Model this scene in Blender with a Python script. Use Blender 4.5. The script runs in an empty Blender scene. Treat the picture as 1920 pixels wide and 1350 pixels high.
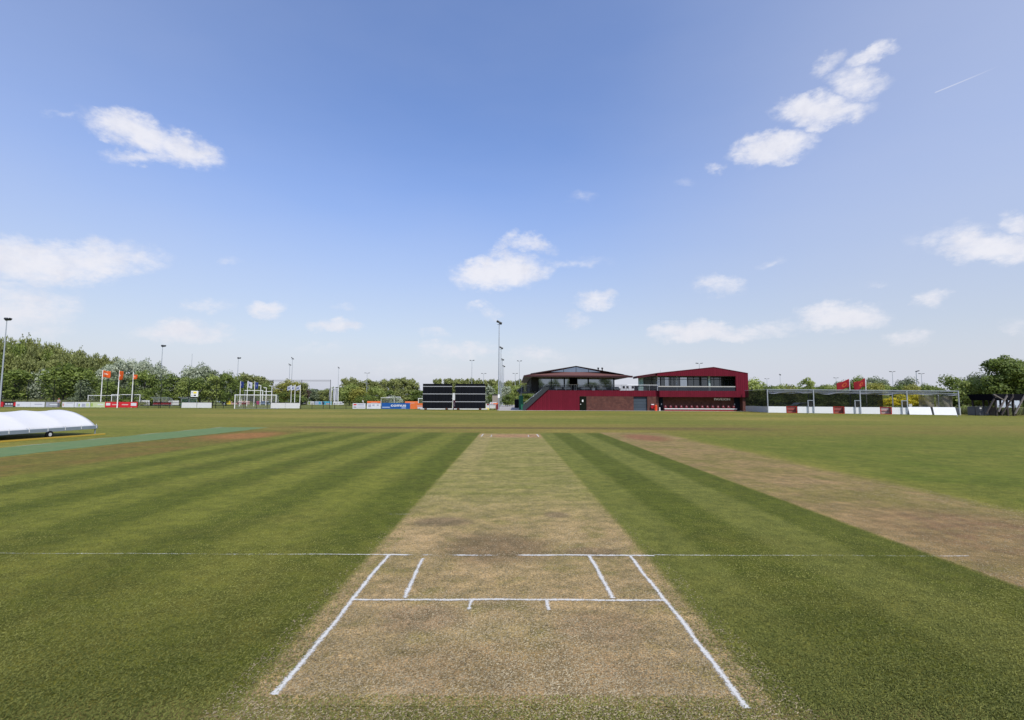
import bpy, math, random
import numpy as np
from mathutils import Matrix, Vector, Euler
R = math.radians
sc = bpy.context.scene
col = sc.collection
# ------------------------------------------------------------------ camera
F = 925.0; H = 1.72
cam = bpy.data.objects.new('camera', bpy.data.cameras.new('camera')); col.objects.link(cam)
cam.data.sensor_width = 36; cam.data.lens = F/1920*36
cam.data.clip_start = .05; cam.data.clip_end = 9000
RM = Matrix.Rotation(R(-.186), 3, 'Z') @ Matrix.Rotation(R(90+4.635), 3, 'X') @ Matrix.Rotation(R(.2), 3, 'Z')
cam.matrix_world = Matrix.Translation((0, 0, H)) @ RM.to_4x4()
sc.camera = cam
# ------------------------------------------------------------------ light
SUN = Vector((.46, -.89, 0)).normalized()*math.cos(R(51)) + Vector((0, 0, math.sin(R(51))))
sl = bpy.data.lights.new('sun', 'SUN'); sl.energy = 3.7; sl.angle = R(.5); sl.color = (1, .955, .89)
so = bpy.data.objects.new('sun', sl); col.objects.link(so)
so.rotation_euler = SUN.to_track_quat('Z', 'Y').to_euler()
sc.view_settings.view_transform = 'Standard'; sc.view_settings.look = 'None'
sc.view_settings.exposure = 0.0; sc.view_settings.gamma = 1

def ray(u, v): return RM @ Vector(((u-960)/F, -(v-675)/F, -1))
def at(u, v, Y):                                   # point of the place seen at photo pixel u,v and distance Y
    d = ray(u, v); return Vector((0, 0, H)) + d*(Y/d.y)
def gx(u, Y): return at(u, 750, Y).x
def gz(u, v, Y): return at(u, v, Y).z

# ------------------------------------------------------------------ node helper
class S:
    def __init__(s, nt, sock): s.nt = nt; s.k = sock
    def _m(s, op, *a, clamp=False):
        n = s.nt.nodes.new('ShaderNodeMath'); n.operation = op; n.use_clamp = clamp
        for i, x in enumerate((s,)+a):
            if isinstance(x, S): s.nt.links.new(x.k, n.inputs[i])
            else: n.inputs[i].default_value = x
        return S(s.nt, n.outputs[0])
    def __add__(s, o): return s._m('ADD', o)
    __radd__ = __add__
    def __sub__(s, o): return s._m('SUBTRACT', o)
    def __rsub__(s, o): return (s*-1)+o
    def __mul__(s, o): return s._m('MULTIPLY', o)
    __rmul__ = __mul__
    def __truediv__(s, o): return s._m('DIVIDE', o)
    def f(s, op, *a): return s._m(op, *a)
    def clamp(s): return s._m('ADD', 0.0, clamp=True)
    def step(s, a, b, t0=0.0, t1=1.0):
        n = s.nt.nodes.new('ShaderNodeMapRange'); n.interpolation_type = 'SMOOTHSTEP'
        s.nt.links.new(s.k, n.inputs[0])
        n.inputs[1].default_value = a; n.inputs[2].default_value = b; n.inputs[3].default_value = t0; n.inputs[4].default_value = t1
        return S(s.nt, n.outputs[0])
    def band(s, a, b, w=.1): return s.step(a-w, a+w)*s.step(b-w, b+w, 1, 0)
def mixc(nt, f, a, b, mode='MIX'):
    n = nt.nodes.new('ShaderNodeMix'); n.data_type = 'RGBA'; n.blend_type = mode
    for i, x in ((0, f), (6, a), (7, b)):
        if isinstance(x, S): nt.links.new(x.k, n.inputs[i])
        elif i == 0: n.inputs[0].default_value = x
        else: n.inputs[i].default_value = (*x, 1) if len(x) == 3 else x
    return S(nt, n.outputs[2])
def noise(nt, vec, scale, detail=2, rough=.5, stretch=None, col_out=False, dist=0):
    if stretch:
        m = nt.nodes.new('ShaderNodeMapping'); m.inputs['Scale'].default_value = stretch
        nt.links.new(vec.k, m.inputs[0]); vec = S(nt, m.outputs[0])
    n = nt.nodes.new('ShaderNodeTexNoise'); n.inputs['Scale'].default_value = scale
    n.inputs['Detail'].default_value = detail; n.inputs['Roughness'].default_value = rough; n.inputs['Distortion'].default_value = dist
    nt.links.new(vec.k, n.inputs['Vector'])
    return S(nt, n.outputs[1 if col_out else 0])
def newmat(name):
    m = bpy.data.materials.new(name); m.use_nodes = True; nt = m.node_tree
    return m, nt, nt.nodes['Principled BSDF'], nt.nodes['Material Output']
def pos(nt):
    g = nt.nodes.new('ShaderNodeNewGeometry'); return S(nt, g.outputs['Position'])
def objco(nt):
    g = nt.nodes.new('ShaderNodeTexCoord'); return S(nt, g.outputs['Object'])
def sep(nt, v):
    n = nt.nodes.new('ShaderNodeSeparateXYZ'); nt.links.new(v.k, n.inputs[0]); return [S(nt, o) for o in n.outputs]
def vmath(nt, op, a, b):
    n = nt.nodes.new('ShaderNodeVectorMath'); n.operation = op
    for i, x in enumerate((a, b)):
        if isinstance(x, S): nt.links.new(x.k, n.inputs[i])
        elif isinstance(x, (int, float)): n.inputs['Scale'].default_value = x
        else: n.inputs[i].default_value = x
    return n

# ------------------------------------------------------------------ sky
def build_world():
    w = bpy.data.worlds.new('World'); sc.world = w; w.use_nodes = True
    nt = w.node_tree; bg = nt.nodes['Background']
    sky = nt.nodes.new('ShaderNodeTexSky'); sky.sky_type = 'NISHITA'; sky.sun_disc = False
    sky.sun_elevation = R(51); sky.sun_rotation = math.atan2(SUN.x, SUN.y)
    sky.air_density = 1.0; sky.dust_density = 1.0; sky.ozone_density = 2.0
    tc = nt.nodes.new('ShaderNodeTexCoord'); D = S(nt, tc.outputs['Generated'])
    x, y, z = sep(nt, D)
    az = x.f('ARCTAN2', y); el = z.f('ARCSINE')
    # high thin veil: paler and hazier towards the horizon
    base = S(nt, sky.outputs[0])
    lum = mixc(nt, 1.0, base, mixc(nt, z.step(.02, .42), (1.60, 1.40, 1.28), (1.58, 1.70, 2.10)), 'MULTIPLY')
    n1 = noise(nt, D, 3.0, 4, .55, (1, 1, 3))
    veil = z.step(.0, .5, 1, 0)*.52+.06 + z.step(.0, .14, 1, 0)*.34
    veil = veil + (x.step(.05, .75)*.42 + x.step(-.2, -.8)*.16)*z.step(0, .5)
    veil = (veil + (n1-.5)*.14).clamp()
    c = mixc(nt, veil, lum, (5.9, 6.25, 7.4))
    # clouds, each at its own azimuth and elevation
    wv = vmath(nt, 'SUBTRACT', noise(nt, D, 9, 5, .55, (1, 1, 1.6), True), (.5, .5, .5))
    wv2 = vmath(nt, 'SUBTRACT', noise(nt, D, 32, 5, .6, (1, 1, 1.5), True), (.5, .5, .5))
    cb = nt.nodes.new('ShaderNodeCombineXYZ'); nt.links.new(az.k, cb.inputs[0]); nt.links.new(el.k, cb.inputs[1]); cb.inputs[2].default_value = 1.0
    s1 = vmath(nt, 'MULTIPLY', S(nt, wv.outputs[0]), (.055, .04, 0)); s2 = vmath(nt, 'MULTIPLY', S(nt, wv2.outputs[0]), (.05, .036, 0))
    a1 = vmath(nt, 'ADD', S(nt, cb.outputs[0]), S(nt, s1.outputs[0])); P = vmath(nt, 'ADD', S(nt, a1.outputs[0]), S(nt, s2.outputs[0]))
    def ae(u, v):
        d = ray(u, v).normalized(); return math.atan2(d.x, d.y), math.asin(d.z)
    clouds = [(245, 240, 92, 30, -16, 1), (335, 275, 92, 26, -18, 1), (262, 292, 66, 16, 0, .75), (115, 208, 30, 8, 0, .35),
      (60, 490, 235, 38, 0, 1.0), (0, 585, 140, 58, 0, .75), (60, 560, 80, 22, 0, .6),
      (1535, 205, 92, 27, 6, 1), (1628, 105, 48, 15, 22, .85), (1604, 152, 52, 24, 5, .75), (1548, 120, 40, 17, 35, .6), (1530, 235, 24, 12, 20, .7),
      (1445, 277, 82, 27, 8, 1.05), (1340, 312, 22, 9, 10, .45), (1515, 262, 26, 8, 25, .5),
      (1860, 468, 130, 24, 0, 1), (1915, 425, 45, 20, -10, .8), (1780, 445, 90, 22, 5, .45),
      (938, 512, 88, 29, 6, 1.1), (962, 490, 55, 22, 0, .8), (950, 450, 24, 14, 45, .6), (1000, 458, 50, 13, -12, .7), (1060, 492, 80, 9, 3, .35),
      (1120, 562, 37, 17, 8, .75), (1080, 602, 25, 14, 15, .5), (898, 577, 27, 9, 0, .55), (925, 592, 22, 9, 0, .4), (632, 613, 47, 12, 0, .75),
      (497, 580, 36, 13, 0, .7), (340, 620, 95, 21, 0, .85), (392, 570, 42, 12, 0, .45), (1345, 538, 46, 17, 0, .6), (1575, 592, 80, 23, 0, 1.0),
      (1300, 622, 90, 17, 4, 1.0), (1370, 625, 70, 14, 0, .85), (1460, 612, 60, 15, 0, .55), (1742, 560, 40, 14, 0, .7), (1702, 630, 42, 15, 0, .65), (860, 657, 75, 17, 2, .7),
      (1010, 668, 75, 15, 0, .5), (1895, 612, 45, 12, 0, .45), (1092, 370, 30, 12, 0, .25), (1440, 496, 30, 8, 20, .3), (600, 655, 60, 12, 0, .35), (420, 492, 30, 9, 0, .3), (640, 575, 25, 7, 0, .3), (815, 625, 35, 9, 0, .4), (1640, 530, 30, 7, 0, .3),
      (1280, 345, 25, 8, 0, .2), (740, 690, 160, 16, 0, .3), (1180, 690, 200, 14, 0, .25)]
    acc = None
    for (u, v, a, b, rot, st) in clouds:
        A, E = ae(u, v); c_, s_ = math.cos(R(rot)), math.sin(R(rot))
        e1 = ae(u+a*c_, v-a*s_); e2 = ae(u-b*s_, v-b*c_)
        J = np.array([[e1[0]-A, e2[0]-A], [e1[1]-E, e2[1]-E]])*np.array([1.25, 1.45]); I = np.linalg.inv(J); k0 = -I @ np.array([A, E])
        d1_ = S(nt, vmath(nt, 'DOT_PRODUCT', S(nt, P.outputs[0]), (I[0, 0], I[0, 1], k0[0])).outputs['Value'])
        d2_ = S(nt, vmath(nt, 'DOT_PRODUCT', S(nt, P.outputs[0]), (I[1, 0], I[1, 1], k0[1])).outputs['Value'])
        k = ((d1_*d1_+d2_*d2_)*-1+1).f('MAXIMUM', 0)*st
        acc = k if acc is None else acc.f('MAXIMUM', k)
    fine = noise(nt, D, 55, 6, .62, (1, 1, 1.7))
    wisp = noise(nt, D, 20, 6, .66, (1, 1, 2.2))
    dens = (acc + ((fine-.5)*.7+(wisp-.5)*1.1)*acc.step(0, .35)).step(.02, 1.05)
    low = (el*1.0).step(.0, .25)
    ccol = mixc(nt, low, (7.5, 7.55, 8.1), (8.3, 8.3, 8.9))
    shade = mixc(nt, noise(nt, D, 26, 5, .6).step(.42, .7)*.5, ccol, (6.6, 6.8, 7.8))
    c2 = mixc(nt, (dens*.93).clamp(), c, shade)
    # the aircraft trail high on the right
    d1, d2 = ae(1752, 174), ae(1884, 119); L = math.hypot(d2[0]-d1[0], d2[1]-d1[1])
    m = nt.nodes.new('ShaderNodeMapping'); m.vector_type = 'TEXTURE'
    m.inputs[1].default_value = (*d1, 0); m.inputs[2].default_value = (0, 0, math.atan2(d2[1]-d1[1], d2[0]-d1[0])); m.inputs[3].default_value = (L, .0008, 1)
    nt.links.new(cb.outputs[0], m.inputs[0]); tx, ty, _ = sep(nt, S(nt, m.outputs[0]))
    tr = tx.step(-.01, .03)*tx.step(.25, 1.0, 1, 0)*ty.f('ABSOLUTE').step(.4, 1.4, 1, 0)*.45
    c3 = mixc(nt, tr, c2, (7.5, 7.7, 8.6))
    nt.links.new(c3.k, bg.inputs[0]); bg.inputs[1].default_value = .105
build_world()

# ------------------------------------------------------------------ object helpers
ORG = {}
def tag(o, label=None, cat=None, group=None, kind=None):
    if label: o['label'] = label
    if cat: o['category'] = cat
    if group: o['group'] = group
    if kind: o['kind'] = kind
    return o
def thing(name, label, cat, loc=(0, 0, 0), group=None, rz=0):
    o = bpy.data.objects.new(name, None); col.objects.link(o); o.location = loc; o.rotation_euler.z = rz
    o.empty_display_size = .3; ORG[o.name] = Vector(loc); tag(o, label, cat, group); return o
class MB:
    def __init__(s): s.v = []; s.f = []
    def add(s, vs, fs):
        n = len(s.v); s.v += [tuple(v) for v in vs]; s.f += [tuple(i+n for i in f) for f in fs]; return s
    def box(s, x0, x1, y0, y1, z0, z1):
        vs = [(x, y, z) for z in (z0, z1) for x, y in ((x0, y0), (x1, y0), (x1, y1), (x0, y1))]
        return s.add(vs, [(3, 2, 1, 0), (4, 5, 6, 7), (0, 1, 5, 4), (1, 2, 6, 5), (2, 3, 7, 6), (3, 0, 4, 7)])
    def obox(s, c, ax, hx, hy, hz, tilt=0):         # box about c, its long axis along ax (horizontal), tilted about it
        c = Vector(c); ax = Vector(ax).normalized(); sd = ax.cross(Vector((0, 0, 1))).normalized(); up = sd.cross(ax)
        q = Matrix.Rotation(tilt, 3, ax); sd = q @ sd; up = q @ up
        vs = [c+ax*hx*a+sd*hy*b+up*hz*d for d in (-1, 1) for a, b in ((-1, -1), (1, -1), (1, 1), (-1, 1))]
        return s.add(vs, [(3, 2, 1, 0), (4, 5, 6, 7), (0, 1, 5, 4), (1, 2, 6, 5), (2, 3, 7, 6), (3, 0, 4, 7)])
    def bar(s, p, q, r, r2=None, n=8):
        p = Vector(p); q = Vector(q); r2 = r if r2 is None else r2
        d = (q-p).normalized(); a = d.orthogonal().normalized(); b = d.cross(a)
        vs = [c+(a*math.cos(6.2832*i/n)+b*math.sin(6.2832*i/n))*rr for c, rr in ((p, r), (q, r2)) for i in range(n)]
        fs = [(i, (i+1) % n, n+(i+1) % n, n+i) for i in range(n)] + [tuple(range(n-1, -1, -1)), tuple(range(n, 2*n))]
        return s.add(vs, fs)
    def beam(s, p, q, w, h=None):                   # square section beam
        p = Vector(p); q = Vector(q); h = h or w; d = (q-p).normalized()
        sd = d.cross(Vector((0, 0, 1))); sd = Vector((1, 0, 0)) if sd.length < 1e-4 else sd.normalized(); up = sd.cross(d)
        vs = [c+sd*w/2*a+up*h/2*b for c in (p, q) for a, b in ((-1, -1), (1, -1), (1, 1), (-1, 1))]
        return s.add(vs, [(3, 2, 1, 0), (4, 5, 6, 7), (0, 1, 5, 4), (1, 2, 6, 5), (2, 3, 7, 6), (3, 0, 4, 7)])
    def prism(s, pts, off):                         # polygon pts extruded by vector off
        off = Vector(off); n = len(pts); pts = [Vector(p) for p in pts]
        return s.add(pts+[p+off for p in pts], [tuple(range(n)), tuple(range(2*n-1, n-1, -1))] + [(i, i+n, (i+1) % n+n, (i+1) % n) for i in range(n)])
    def cylx(s, c, r, w, n=16, ax=(1, 0, 0)):
        a = Vector(ax).normalized()*w/2; return s.bar(Vector(c)-a, Vector(c)+a, r, n=n)
    def build(s, name, mat, parent=None, label=None, smooth=False):
        me = bpy.data.meshes.new(name); o = Vector((0, 0, 0))
        if parent: o = ORG.get(parent.name, o)
        me.from_pydata([(v[0]-o.x, v[1]-o.y, v[2]-o.z) for v in s.v], [], s.f); me.materials.append(mat)
        import bmesh
        bm = bmesh.new(); bm.from_mesh(me); bmesh.ops.recalc_face_normals(bm, faces=bm.faces); bm.to_mesh(me); bm.free()
        if smooth: me.polygons.foreach_set('use_smooth', [True]*len(me.polygons))
        ob = bpy.data.objects.new(name, me); col.objects.link(ob)
        if parent: ob.parent = parent; ORG[ob.name] = o
        if label: ob['label'] = label
        return ob
def grid_obj(name, fn, nu, nv, mat, parent=None, thick=0, smooth=True):
    me = bpy.data.meshes.new(name); o = ORG.get(parent.name, Vector()) if parent else Vector()
    vs = [Vector(fn(i/nu, j/nv))-o for j in range(nv+1) for i in range(nu+1)]
    fs = [(j*(nu+1)+i, j*(nu+1)+i+1, (j+1)*(nu+1)+i+1, (j+1)*(nu+1)+i) for j in range(nv) for i in range(nu)]
    me.from_pydata(vs, [], fs); me.materials.append(mat)
    if smooth: me.polygons.foreach_set('use_smooth', [True]*len(fs))
    ob = bpy.data.objects.new(name, me); col.objects.link(ob)
    if parent: ob.parent = parent; ORG[ob.name] = o
    if thick: m = ob.modifiers.new('t', 'SOLIDIFY'); m.thickness = thick; m.offset = 0
    return ob
def copy_tree(o, parent=None):
    c = o.copy(); col.objects.link(c)
    if parent: c.parent = parent
    for ch in list(o.children): copy_tree(ch, c)
    return c
def text_mesh(s, size, mat, name, parent, p0, ax, depth=.02, width=None, bold=0):
    cu = bpy.data.curves.new('t', 'FONT'); cu.body = s; cu.size = size; cu.extrude = depth; cu.offset = bold; cu.align_x = 'LEFT'
    cu.resolution_u = 3
    t = bpy.data.objects.new('t', cu); col.objects.link(t); bpy.context.view_layer.update()
    me = bpy.data.meshes.new_from_object(t.evaluated_get(bpy.context.evaluated_depsgraph_get()))
    bpy.data.objects.remove(t)
    xs = [v.co.x for v in me.vertices]; x0, x1 = min(xs), max(xs); k = width/(x1-x0) if width else 1
    ax = Vector(ax).normalized(); o = ORG.get(parent.name, Vector()) if parent else Vector(); n = ax.cross(Vector((0, 0, 1)))
    for v in me.vertices:
        p = Vector(p0)+ax*(v.co.x-x0)*k+Vector((0, 0, 1))*v.co.y+n*v.co.z; v.co = p-o
    me.materials.clear(); me.materials.append(mat)
    ob = bpy.data.objects.new(name, me); col.objects.link(ob)
    if parent: ob.parent = parent
    return ob

# ------------------------------------------------------------------ materials
MC = {}
def flat(name, c, rough=.6, metal=0, var=.12, scale=3, bump=0, bs=40, spec=.25):
    if name in MC: return MC[name]
    m, nt, b, _ = newmat(name); p = pos(nt)
    n = noise(nt, p, scale, 4, .6); k = (n-.5)*2*var+1
    n2 = noise(nt, p, scale*9, 3, .6); k = k*((n2-.5)*var+1)
    cc = nt.nodes.new('ShaderNodeVectorMath'); cc.operation = 'SCALE'; cc.inputs[0].default_value = c; nt.links.new(k.k, cc.inputs['Scale'])
    nt.links.new(cc.outputs[0], b.inputs['Base Color']); b.inputs['Roughness'].default_value = rough; b.inputs['Metallic'].default_value = metal
    b.inputs['Specular IOR Level'].default_value = spec
    if bump:
        bn = nt.nodes.new('ShaderNodeBump'); bn.inputs['Strength'].default_value = bump; bn.inputs['Distance'].default_value = .02
        nt.links.new(noise(nt, p, bs, 3).k, bn.inputs['Height']); nt.links.new(bn.outputs[0], b.inputs['Normal'])
    MC[name] = m; return m
def clad(name, c, period=.33, axis=0, dark=.72):
    m, nt, b, _ = newmat(name); p = pos(nt); xyz = sep(nt, p)
    t = (xyz[axis]/period).f('FRACT'); seam = (t-.5).f('ABSOLUTE').step(.38, .47)
    pid = (xyz[axis]/period).f('FLOOR'); wn = nt.nodes.new('ShaderNodeTexWhiteNoise'); wn.noise_dimensions = '1D'; nt.links.new(pid.k, wn.inputs['W'])
    k = (S(nt, wn.outputs[0])-.5)*.16+1
    k = k*(seam*(dark-1)+1)*((noise(nt, p, .8, 4)-.5)*.3+1)
    cc = nt.nodes.new('ShaderNodeVectorMath'); cc.operation = 'SCALE'; cc.inputs[0].default_value = c; nt.links.new(k.k, cc.inputs['Scale'])
    nt.links.new(cc.outputs[0], b.inputs['Base Color']); b.inputs['Roughness'].default_value = .7; b.inputs['Specular IOR Level'].default_value = .12
    bn = nt.nodes.new('ShaderNodeBump'); bn.invert = True; bn.inputs['Strength'].default_value = .6; bn.inputs['Distance'].default_value = .03
    nt.links.new(seam.k, bn.inputs['Height']); nt.links.new(bn.outputs[0], b.inputs['Normal'])
    return m
def brick(name, c1, c2, mortar):
    m, nt, b, _ = newmat(name); p = pos(nt); x, y, z = sep(nt, p)
    cb = nt.nodes.new('ShaderNodeCombineXYZ'); nt.links.new((x+y).k, cb.inputs[0]); nt.links.new(z.k, cb.inputs[1])
    t = nt.nodes.new('ShaderNodeTexBrick'); t.inputs['Scale'].default_value = 1; t.inputs['Brick Width'].default_value = .22; t.inputs['Row Height'].default_value = .065
    t.inputs['Mortar Size'].default_value = .006; t.inputs['Color1'].default_value = (*c1, 1); t.inputs['Color2'].default_value = (*c2, 1); t.inputs['Mortar'].default_value = (*mortar, 1)
    nt.links.new(cb.outputs[0], t.inputs[0])
    n = noise(nt, p, 2.2, 5, .7); k = mixc(nt, 1.0, S(nt, t.outputs[0]), mixc(nt, n.step(.3, .75), (.72, .72, .75), (1.25, 1.2, 1.15)), 'MULTIPLY')
    nt.links.new(k.k, b.inputs['Base Color']); b.inputs['Roughness'].default_value = .9; b.inputs['Specular IOR Level'].default_value = .1; return m
def glass(name, dark, refl, tint=(.75, .85, .95)):
    m, nt, b, out = newmat(name); b.inputs['Base Color'].default_value = (*dark, 1); b.inputs['Roughness'].default_value = .25
    g = nt.nodes.new('ShaderNodeBsdfGlossy'); g.inputs[0].default_value = (*tint, 1); g.inputs['Roughness'].default_value = .03
    mx = nt.nodes.new('ShaderNodeMixShader'); mx.inputs[0].default_value = refl
    nt.links.new(b.outputs[0], mx.inputs[1]); nt.links.new(g.outputs[0], mx.inputs[2]); nt.links.new(mx.outputs[0], out.inputs[0]); return m
def netting(name, c, cover, var=.0, vs=1.0):
    m, nt, b, out = newmat(name); b.inputs['Base Color'].default_value = (*c, 1); b.inputs['Roughness'].default_value = .9; b.inputs['Specular IOR Level'].default_value = .1
    t = nt.nodes.new('ShaderNodeBsdfTransparent'); mx = nt.nodes.new('ShaderNodeMixShader')
    k = (noise(nt, pos(nt), vs, 3)-.5)*var+cover; nt.links.new(k.clamp().k, mx.inputs[0])
    nt.links.new(t.outputs[0], mx.inputs[1]); nt.links.new(b.outputs[0], mx.inputs[2]); nt.links.new(mx.outputs[0], out.inputs[0]); return m
def leafmat(name, c, c2, trans=.3, rough=.55):
    m, nt, b, out = newmat(name)
    g = nt.nodes.new('ShaderNodeNewGeometry'); oi = nt.nodes.new('ShaderNodeObjectInfo')
    r = S(nt, g.outputs['Random Per Island']); n = noise(nt, pos(nt), .45, 3)
    f = (r*.55 + n.step(.35, .65)*.35 + S(nt, oi.outputs['Random'])*.25 - .08).clamp()
    cc = mixc(nt, f, c, c2)
    nt.links.new(cc.k, b.inputs['Base Color']); b.inputs['Roughness'].default_value = rough; b.inputs['Specular IOR Level'].default_value = .3
    t = nt.nodes.new('ShaderNodeBsdfTranslucent'); nt.links.new(cc.k, t.inputs[0])
    mx = nt.nodes.new('ShaderNodeMixShader'); mx.inputs[0].default_value = trans
    nt.links.new(b.outputs[0], mx.inputs[1]); nt.links.new(t.outputs[0], mx.inputs[2]); nt.links.new(mx.outputs[0], out.inputs[0]); return m

white = flat('white_paint', (.78, .78, .76), .5, var=.06)
offw = flat('dull_white', (.62, .62, .6), .6, var=.1)
galv = flat('galvanised_steel', (.40, .43, .46), .45, .4, var=.12)
dgrey = flat('dark_grey_paint', (.055, .062, .07), .6)
blk = flat('black_paint', (.010, .010, .012), .7, spec=.08)
lampm = flat('lamp_housing', (.035, .038, .042), .5)
redc = clad('red_cladding', (.128, .0085, .020))
brk = brick('brickwork', (.125, .048, .036), (.09, .036, .029), (.11, .08, .07))
brkd = brick('brickwork_dark', (.15, .055, .04), (.09, .035, .03), (.12, .085, .07))
redp = flat('red_paint', (.42, .03, .02), .5)
orgp = flat('orange_paint', (.75, .17, .05), .6)
wgl = glass('window_glass', (.03, .035, .04), .33)
dgl = glass('shaded_glass', (.018, .026, .022), .09)

# ------------------------------------------------------------------ ground
def ground_material():
    m, nt, b, out = newmat('grass_field'); p = pos(nt)
    n02 = noise(nt, p, .05, 3); n1 = noise(nt, p, .5, 4, .6); n3 = noise(nt, p, 2.2, 4, .6); n8 = noise(nt, p, 7, 4, .65)
    wv = vmath(nt, 'SCALE', S(nt, vmath(nt, 'SUBTRACT', noise(nt, p, 6, 4, .7, None, True), (.5, .5, .5)).outputs[0]), .10)
    pw = S(nt, vmath(nt, 'ADD', p, S(nt, wv.outputs[0])).outputs[0]); x, y, z = sep(nt, pw)
    wl = vmath(nt, 'SCALE', S(nt, vmath(nt, 'SUBTRACT', noise(nt, p, .35, 2, .5, None, True), (.5, .5, .5)).outputs[0]), .5)
    pl = S(nt, vmath(nt, 'ADD', pw, S(nt, wl.outputs[0])).outputs[0]); xl, yl, _ = sep(nt, pl)
    G = lambda a, b_, f: mixc(nt, f, a, b_)
    # outfield
    c = G((.142, .168, .046), (.200, .200, .070), n02.step(.35, .65))
    c = G(c, (.25, .20, .09), (n1.step(.5, .8)*.35))
    obs = ((yl*.32+xl*.02)+(n02*2)).f('SINE').step(-.7, .7); c = G(c, (.115, .150, .034), obs*.55*yl.step(9, 30))
    farx = xl.step(7.5, 10)*yl.step(60, 30, 0, 1)
    c = G(c, (.088, .128, .024), (xl.step(7.6, 9.0)*yl.step(16, 44, 1, 0)*(n1.step(.25, .7)*.6+.4)).clamp())
    c = G(c, (.17, .145, .06), (yl.band(24.5, 36, 3)*x.band(-16, 40, 4)*(n1.step(.35, .7)*.45+.2)))
    c = G(c, (.115, .100, .050), y.band(29.6, 31.8, .35)*x.band(-14, 16, 2.5)*.95)
    c = G(c, (.105, .085, .045), y.band(28.6, 29.6, .3)*x.band(6, 16, 1)*.4)
    # the square: striped green either side of the pitch
    sq = y.step(25.5, 27, 1, 0)
    lt = xl.f('MULTIPLY', 1); sl_ = ((x+1.5)*(-3.30)).f('SINE').step(-.8, .8)       # left stripes, 1.9 m period
    lg = G((.128, .160, .038), (.074, .104, .019), (sl_*(n1.step(.2, .6)*.25+.75)))
    lg = G(lg, (.115, .135, .032), n3.step(.5, .85)*.5); lg = G(lg, (.12, .12, .045), (n1.step(.45, .8)*.45))
    fade_near = y.step(3.5, 8, 1, 0); lg = G(lg, (.108, .116, .036), fade_near*(n3.step(.35, .65)*.5+.2))
    mask_l = xl.band(-11.2, -1.53, .10)*sq
    ms = x.step(-1.60, -1.48, 1, 0)*x.step(-11.6, -10.8)*sq
    c = G(c, lg, ms)
    br = xl.band(-14.8, -11.2, .35)*y.step(26, 29, 1, 0)
    c = G(c, G((.135, .11, .045), (.11, .115, .035), n1.step(.4, .6)), br*.85)
    e = ((xl+12.6)*(xl+12.6)/3.2 + (yl-23.6)*(yl-23.6)/7); c = G(c, (.245, .135, .075), e.step(.1, 1.4, .85, 0))
    # right stripes
    rs = ((x-2.22)*(3.61)).f('SINE').step(-.45, .45)
    rg = G((.120, .150, .048), (.070, .098, .018), (rs*(n1.step(.2, .6)*.3+.7))); rg = G(rg, (.13, .125, .045), n1.step(.5, .85)*.4); rg = G(rg, (.098, .106, .034), fade_near*(n3.step(.35, .65)*.4+.1))
    mr = x.step(1.44, 1.58)*x.step(4.68, 4.82, 1, 0)*sq; c = G(c, rg, mr)
    c = mixc(nt, 1.0, c, (1.0, .945, .69), 'MULTIPLY')
    # worn strip on the right
    ws = G((.235, .18, .095), (.165, .15, .055), (n1*.6+n3*.4).step(.38, .62))
    ws = G(ws, (.20, .105, .065), ((xl-6.3)*(xl-6.3)/1.2+(yl-23.2)*(yl-23.2)/6).step(.1, 1.3, .9, 0))
    ws = G(ws, (.19, .128, .078), (((xl-6.3)*(xl-6.3)/1.5+(yl-6.6)*(yl-6.6)/2.6).step(.1, 1.5, .9, 0)*n3.step(.3, .62)))
    mw = (x.step(4.68, 4.82)*xl.step(7.55, 8.25, 1, 0)*y.step(26, 27.2, 1, 0)*y.step(2.2, 3.6)).clamp(); c = G(c, ws, mw)
    # the pitch in use
    pt = G((.335, .265, .152), (.250, .200, .110), (n3*.6+n8*.4).step(.38, .62))
    pt = G(pt, (.150, .155, .050), n1.step(.42, .66)*.45); pt = G(pt, (.16, .165, .05), n3.step(.5, .68)*.5); pt = G(pt, (.33, .27, .16), noise(nt, p, 3.1, 5, .7).step(.54, .7)*.5)
    mid = yl.step(6.0, 10.0)*yl.step(21.5, 24, 1, 0)
    pt = G(pt, G((.150, .168, .048), (.235, .225, .092), (noise(nt, p, 1.6, 5, .7, (.35, 1.6, 1)).step(.38, .66))), mid*.88)
    pt = G(pt, (.27, .235, .12), x.band(-1.45, -.85, .12)*y.step(11, 15)*y.step(23, 24, 1, 0)*.45)
    pt = G(pt, (.27, .17, .105), yl.band(23.0, 24.9, .4)*x.band(-.8, 1.4, .25)*.75)
    pt = G(pt, (.15, .115, .07), (((xl+.15)*(xl+.15)/.55+(yl-5.9)*(yl-5.9)/.42).step(.15, 1.3, .85, 0)))
    pt = G(pt, (.155, .118, .078), (((xl-.9)*(xl-.9)/.12+(yl-5.75)*(yl-5.75)/.05).step(.15, 1.3, .75, 0)))
    pt = G(pt, (.15, .118, .082), (((xl+.95)*(xl+.95)/.22+(yl-7.05)*(yl-7.05)/.10).step(.15, 1.3, .75, 0)))
    pt = G(pt, (.15, .118, .082), (((xl-.72)*(xl-.72)/.05+(yl-7.6)*(yl-7.6)/.06).step(.15, 1.3, .6, 0)))
    pt = G(pt, (.20, .15, .105), (((xl+.7)*(xl+.7)/.16+(yl-4.05)*(yl-4.05)/.10).step(.15, 1.3, .6, 0)))
    pt = G(pt, (.21, .155, .105), (((xl-.75)*(xl-.75)/.16+(yl-3.9)*(yl-3.9)/.12).step(.15, 1.3, .55, 0)))
    pt = G(pt, (.235, .165, .10), (((xl-.1)*(xl-.1)/1.3+(yl-3.25)*(yl-3.25)/.22).step(.15, 1.3, .5, 0)))
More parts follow.
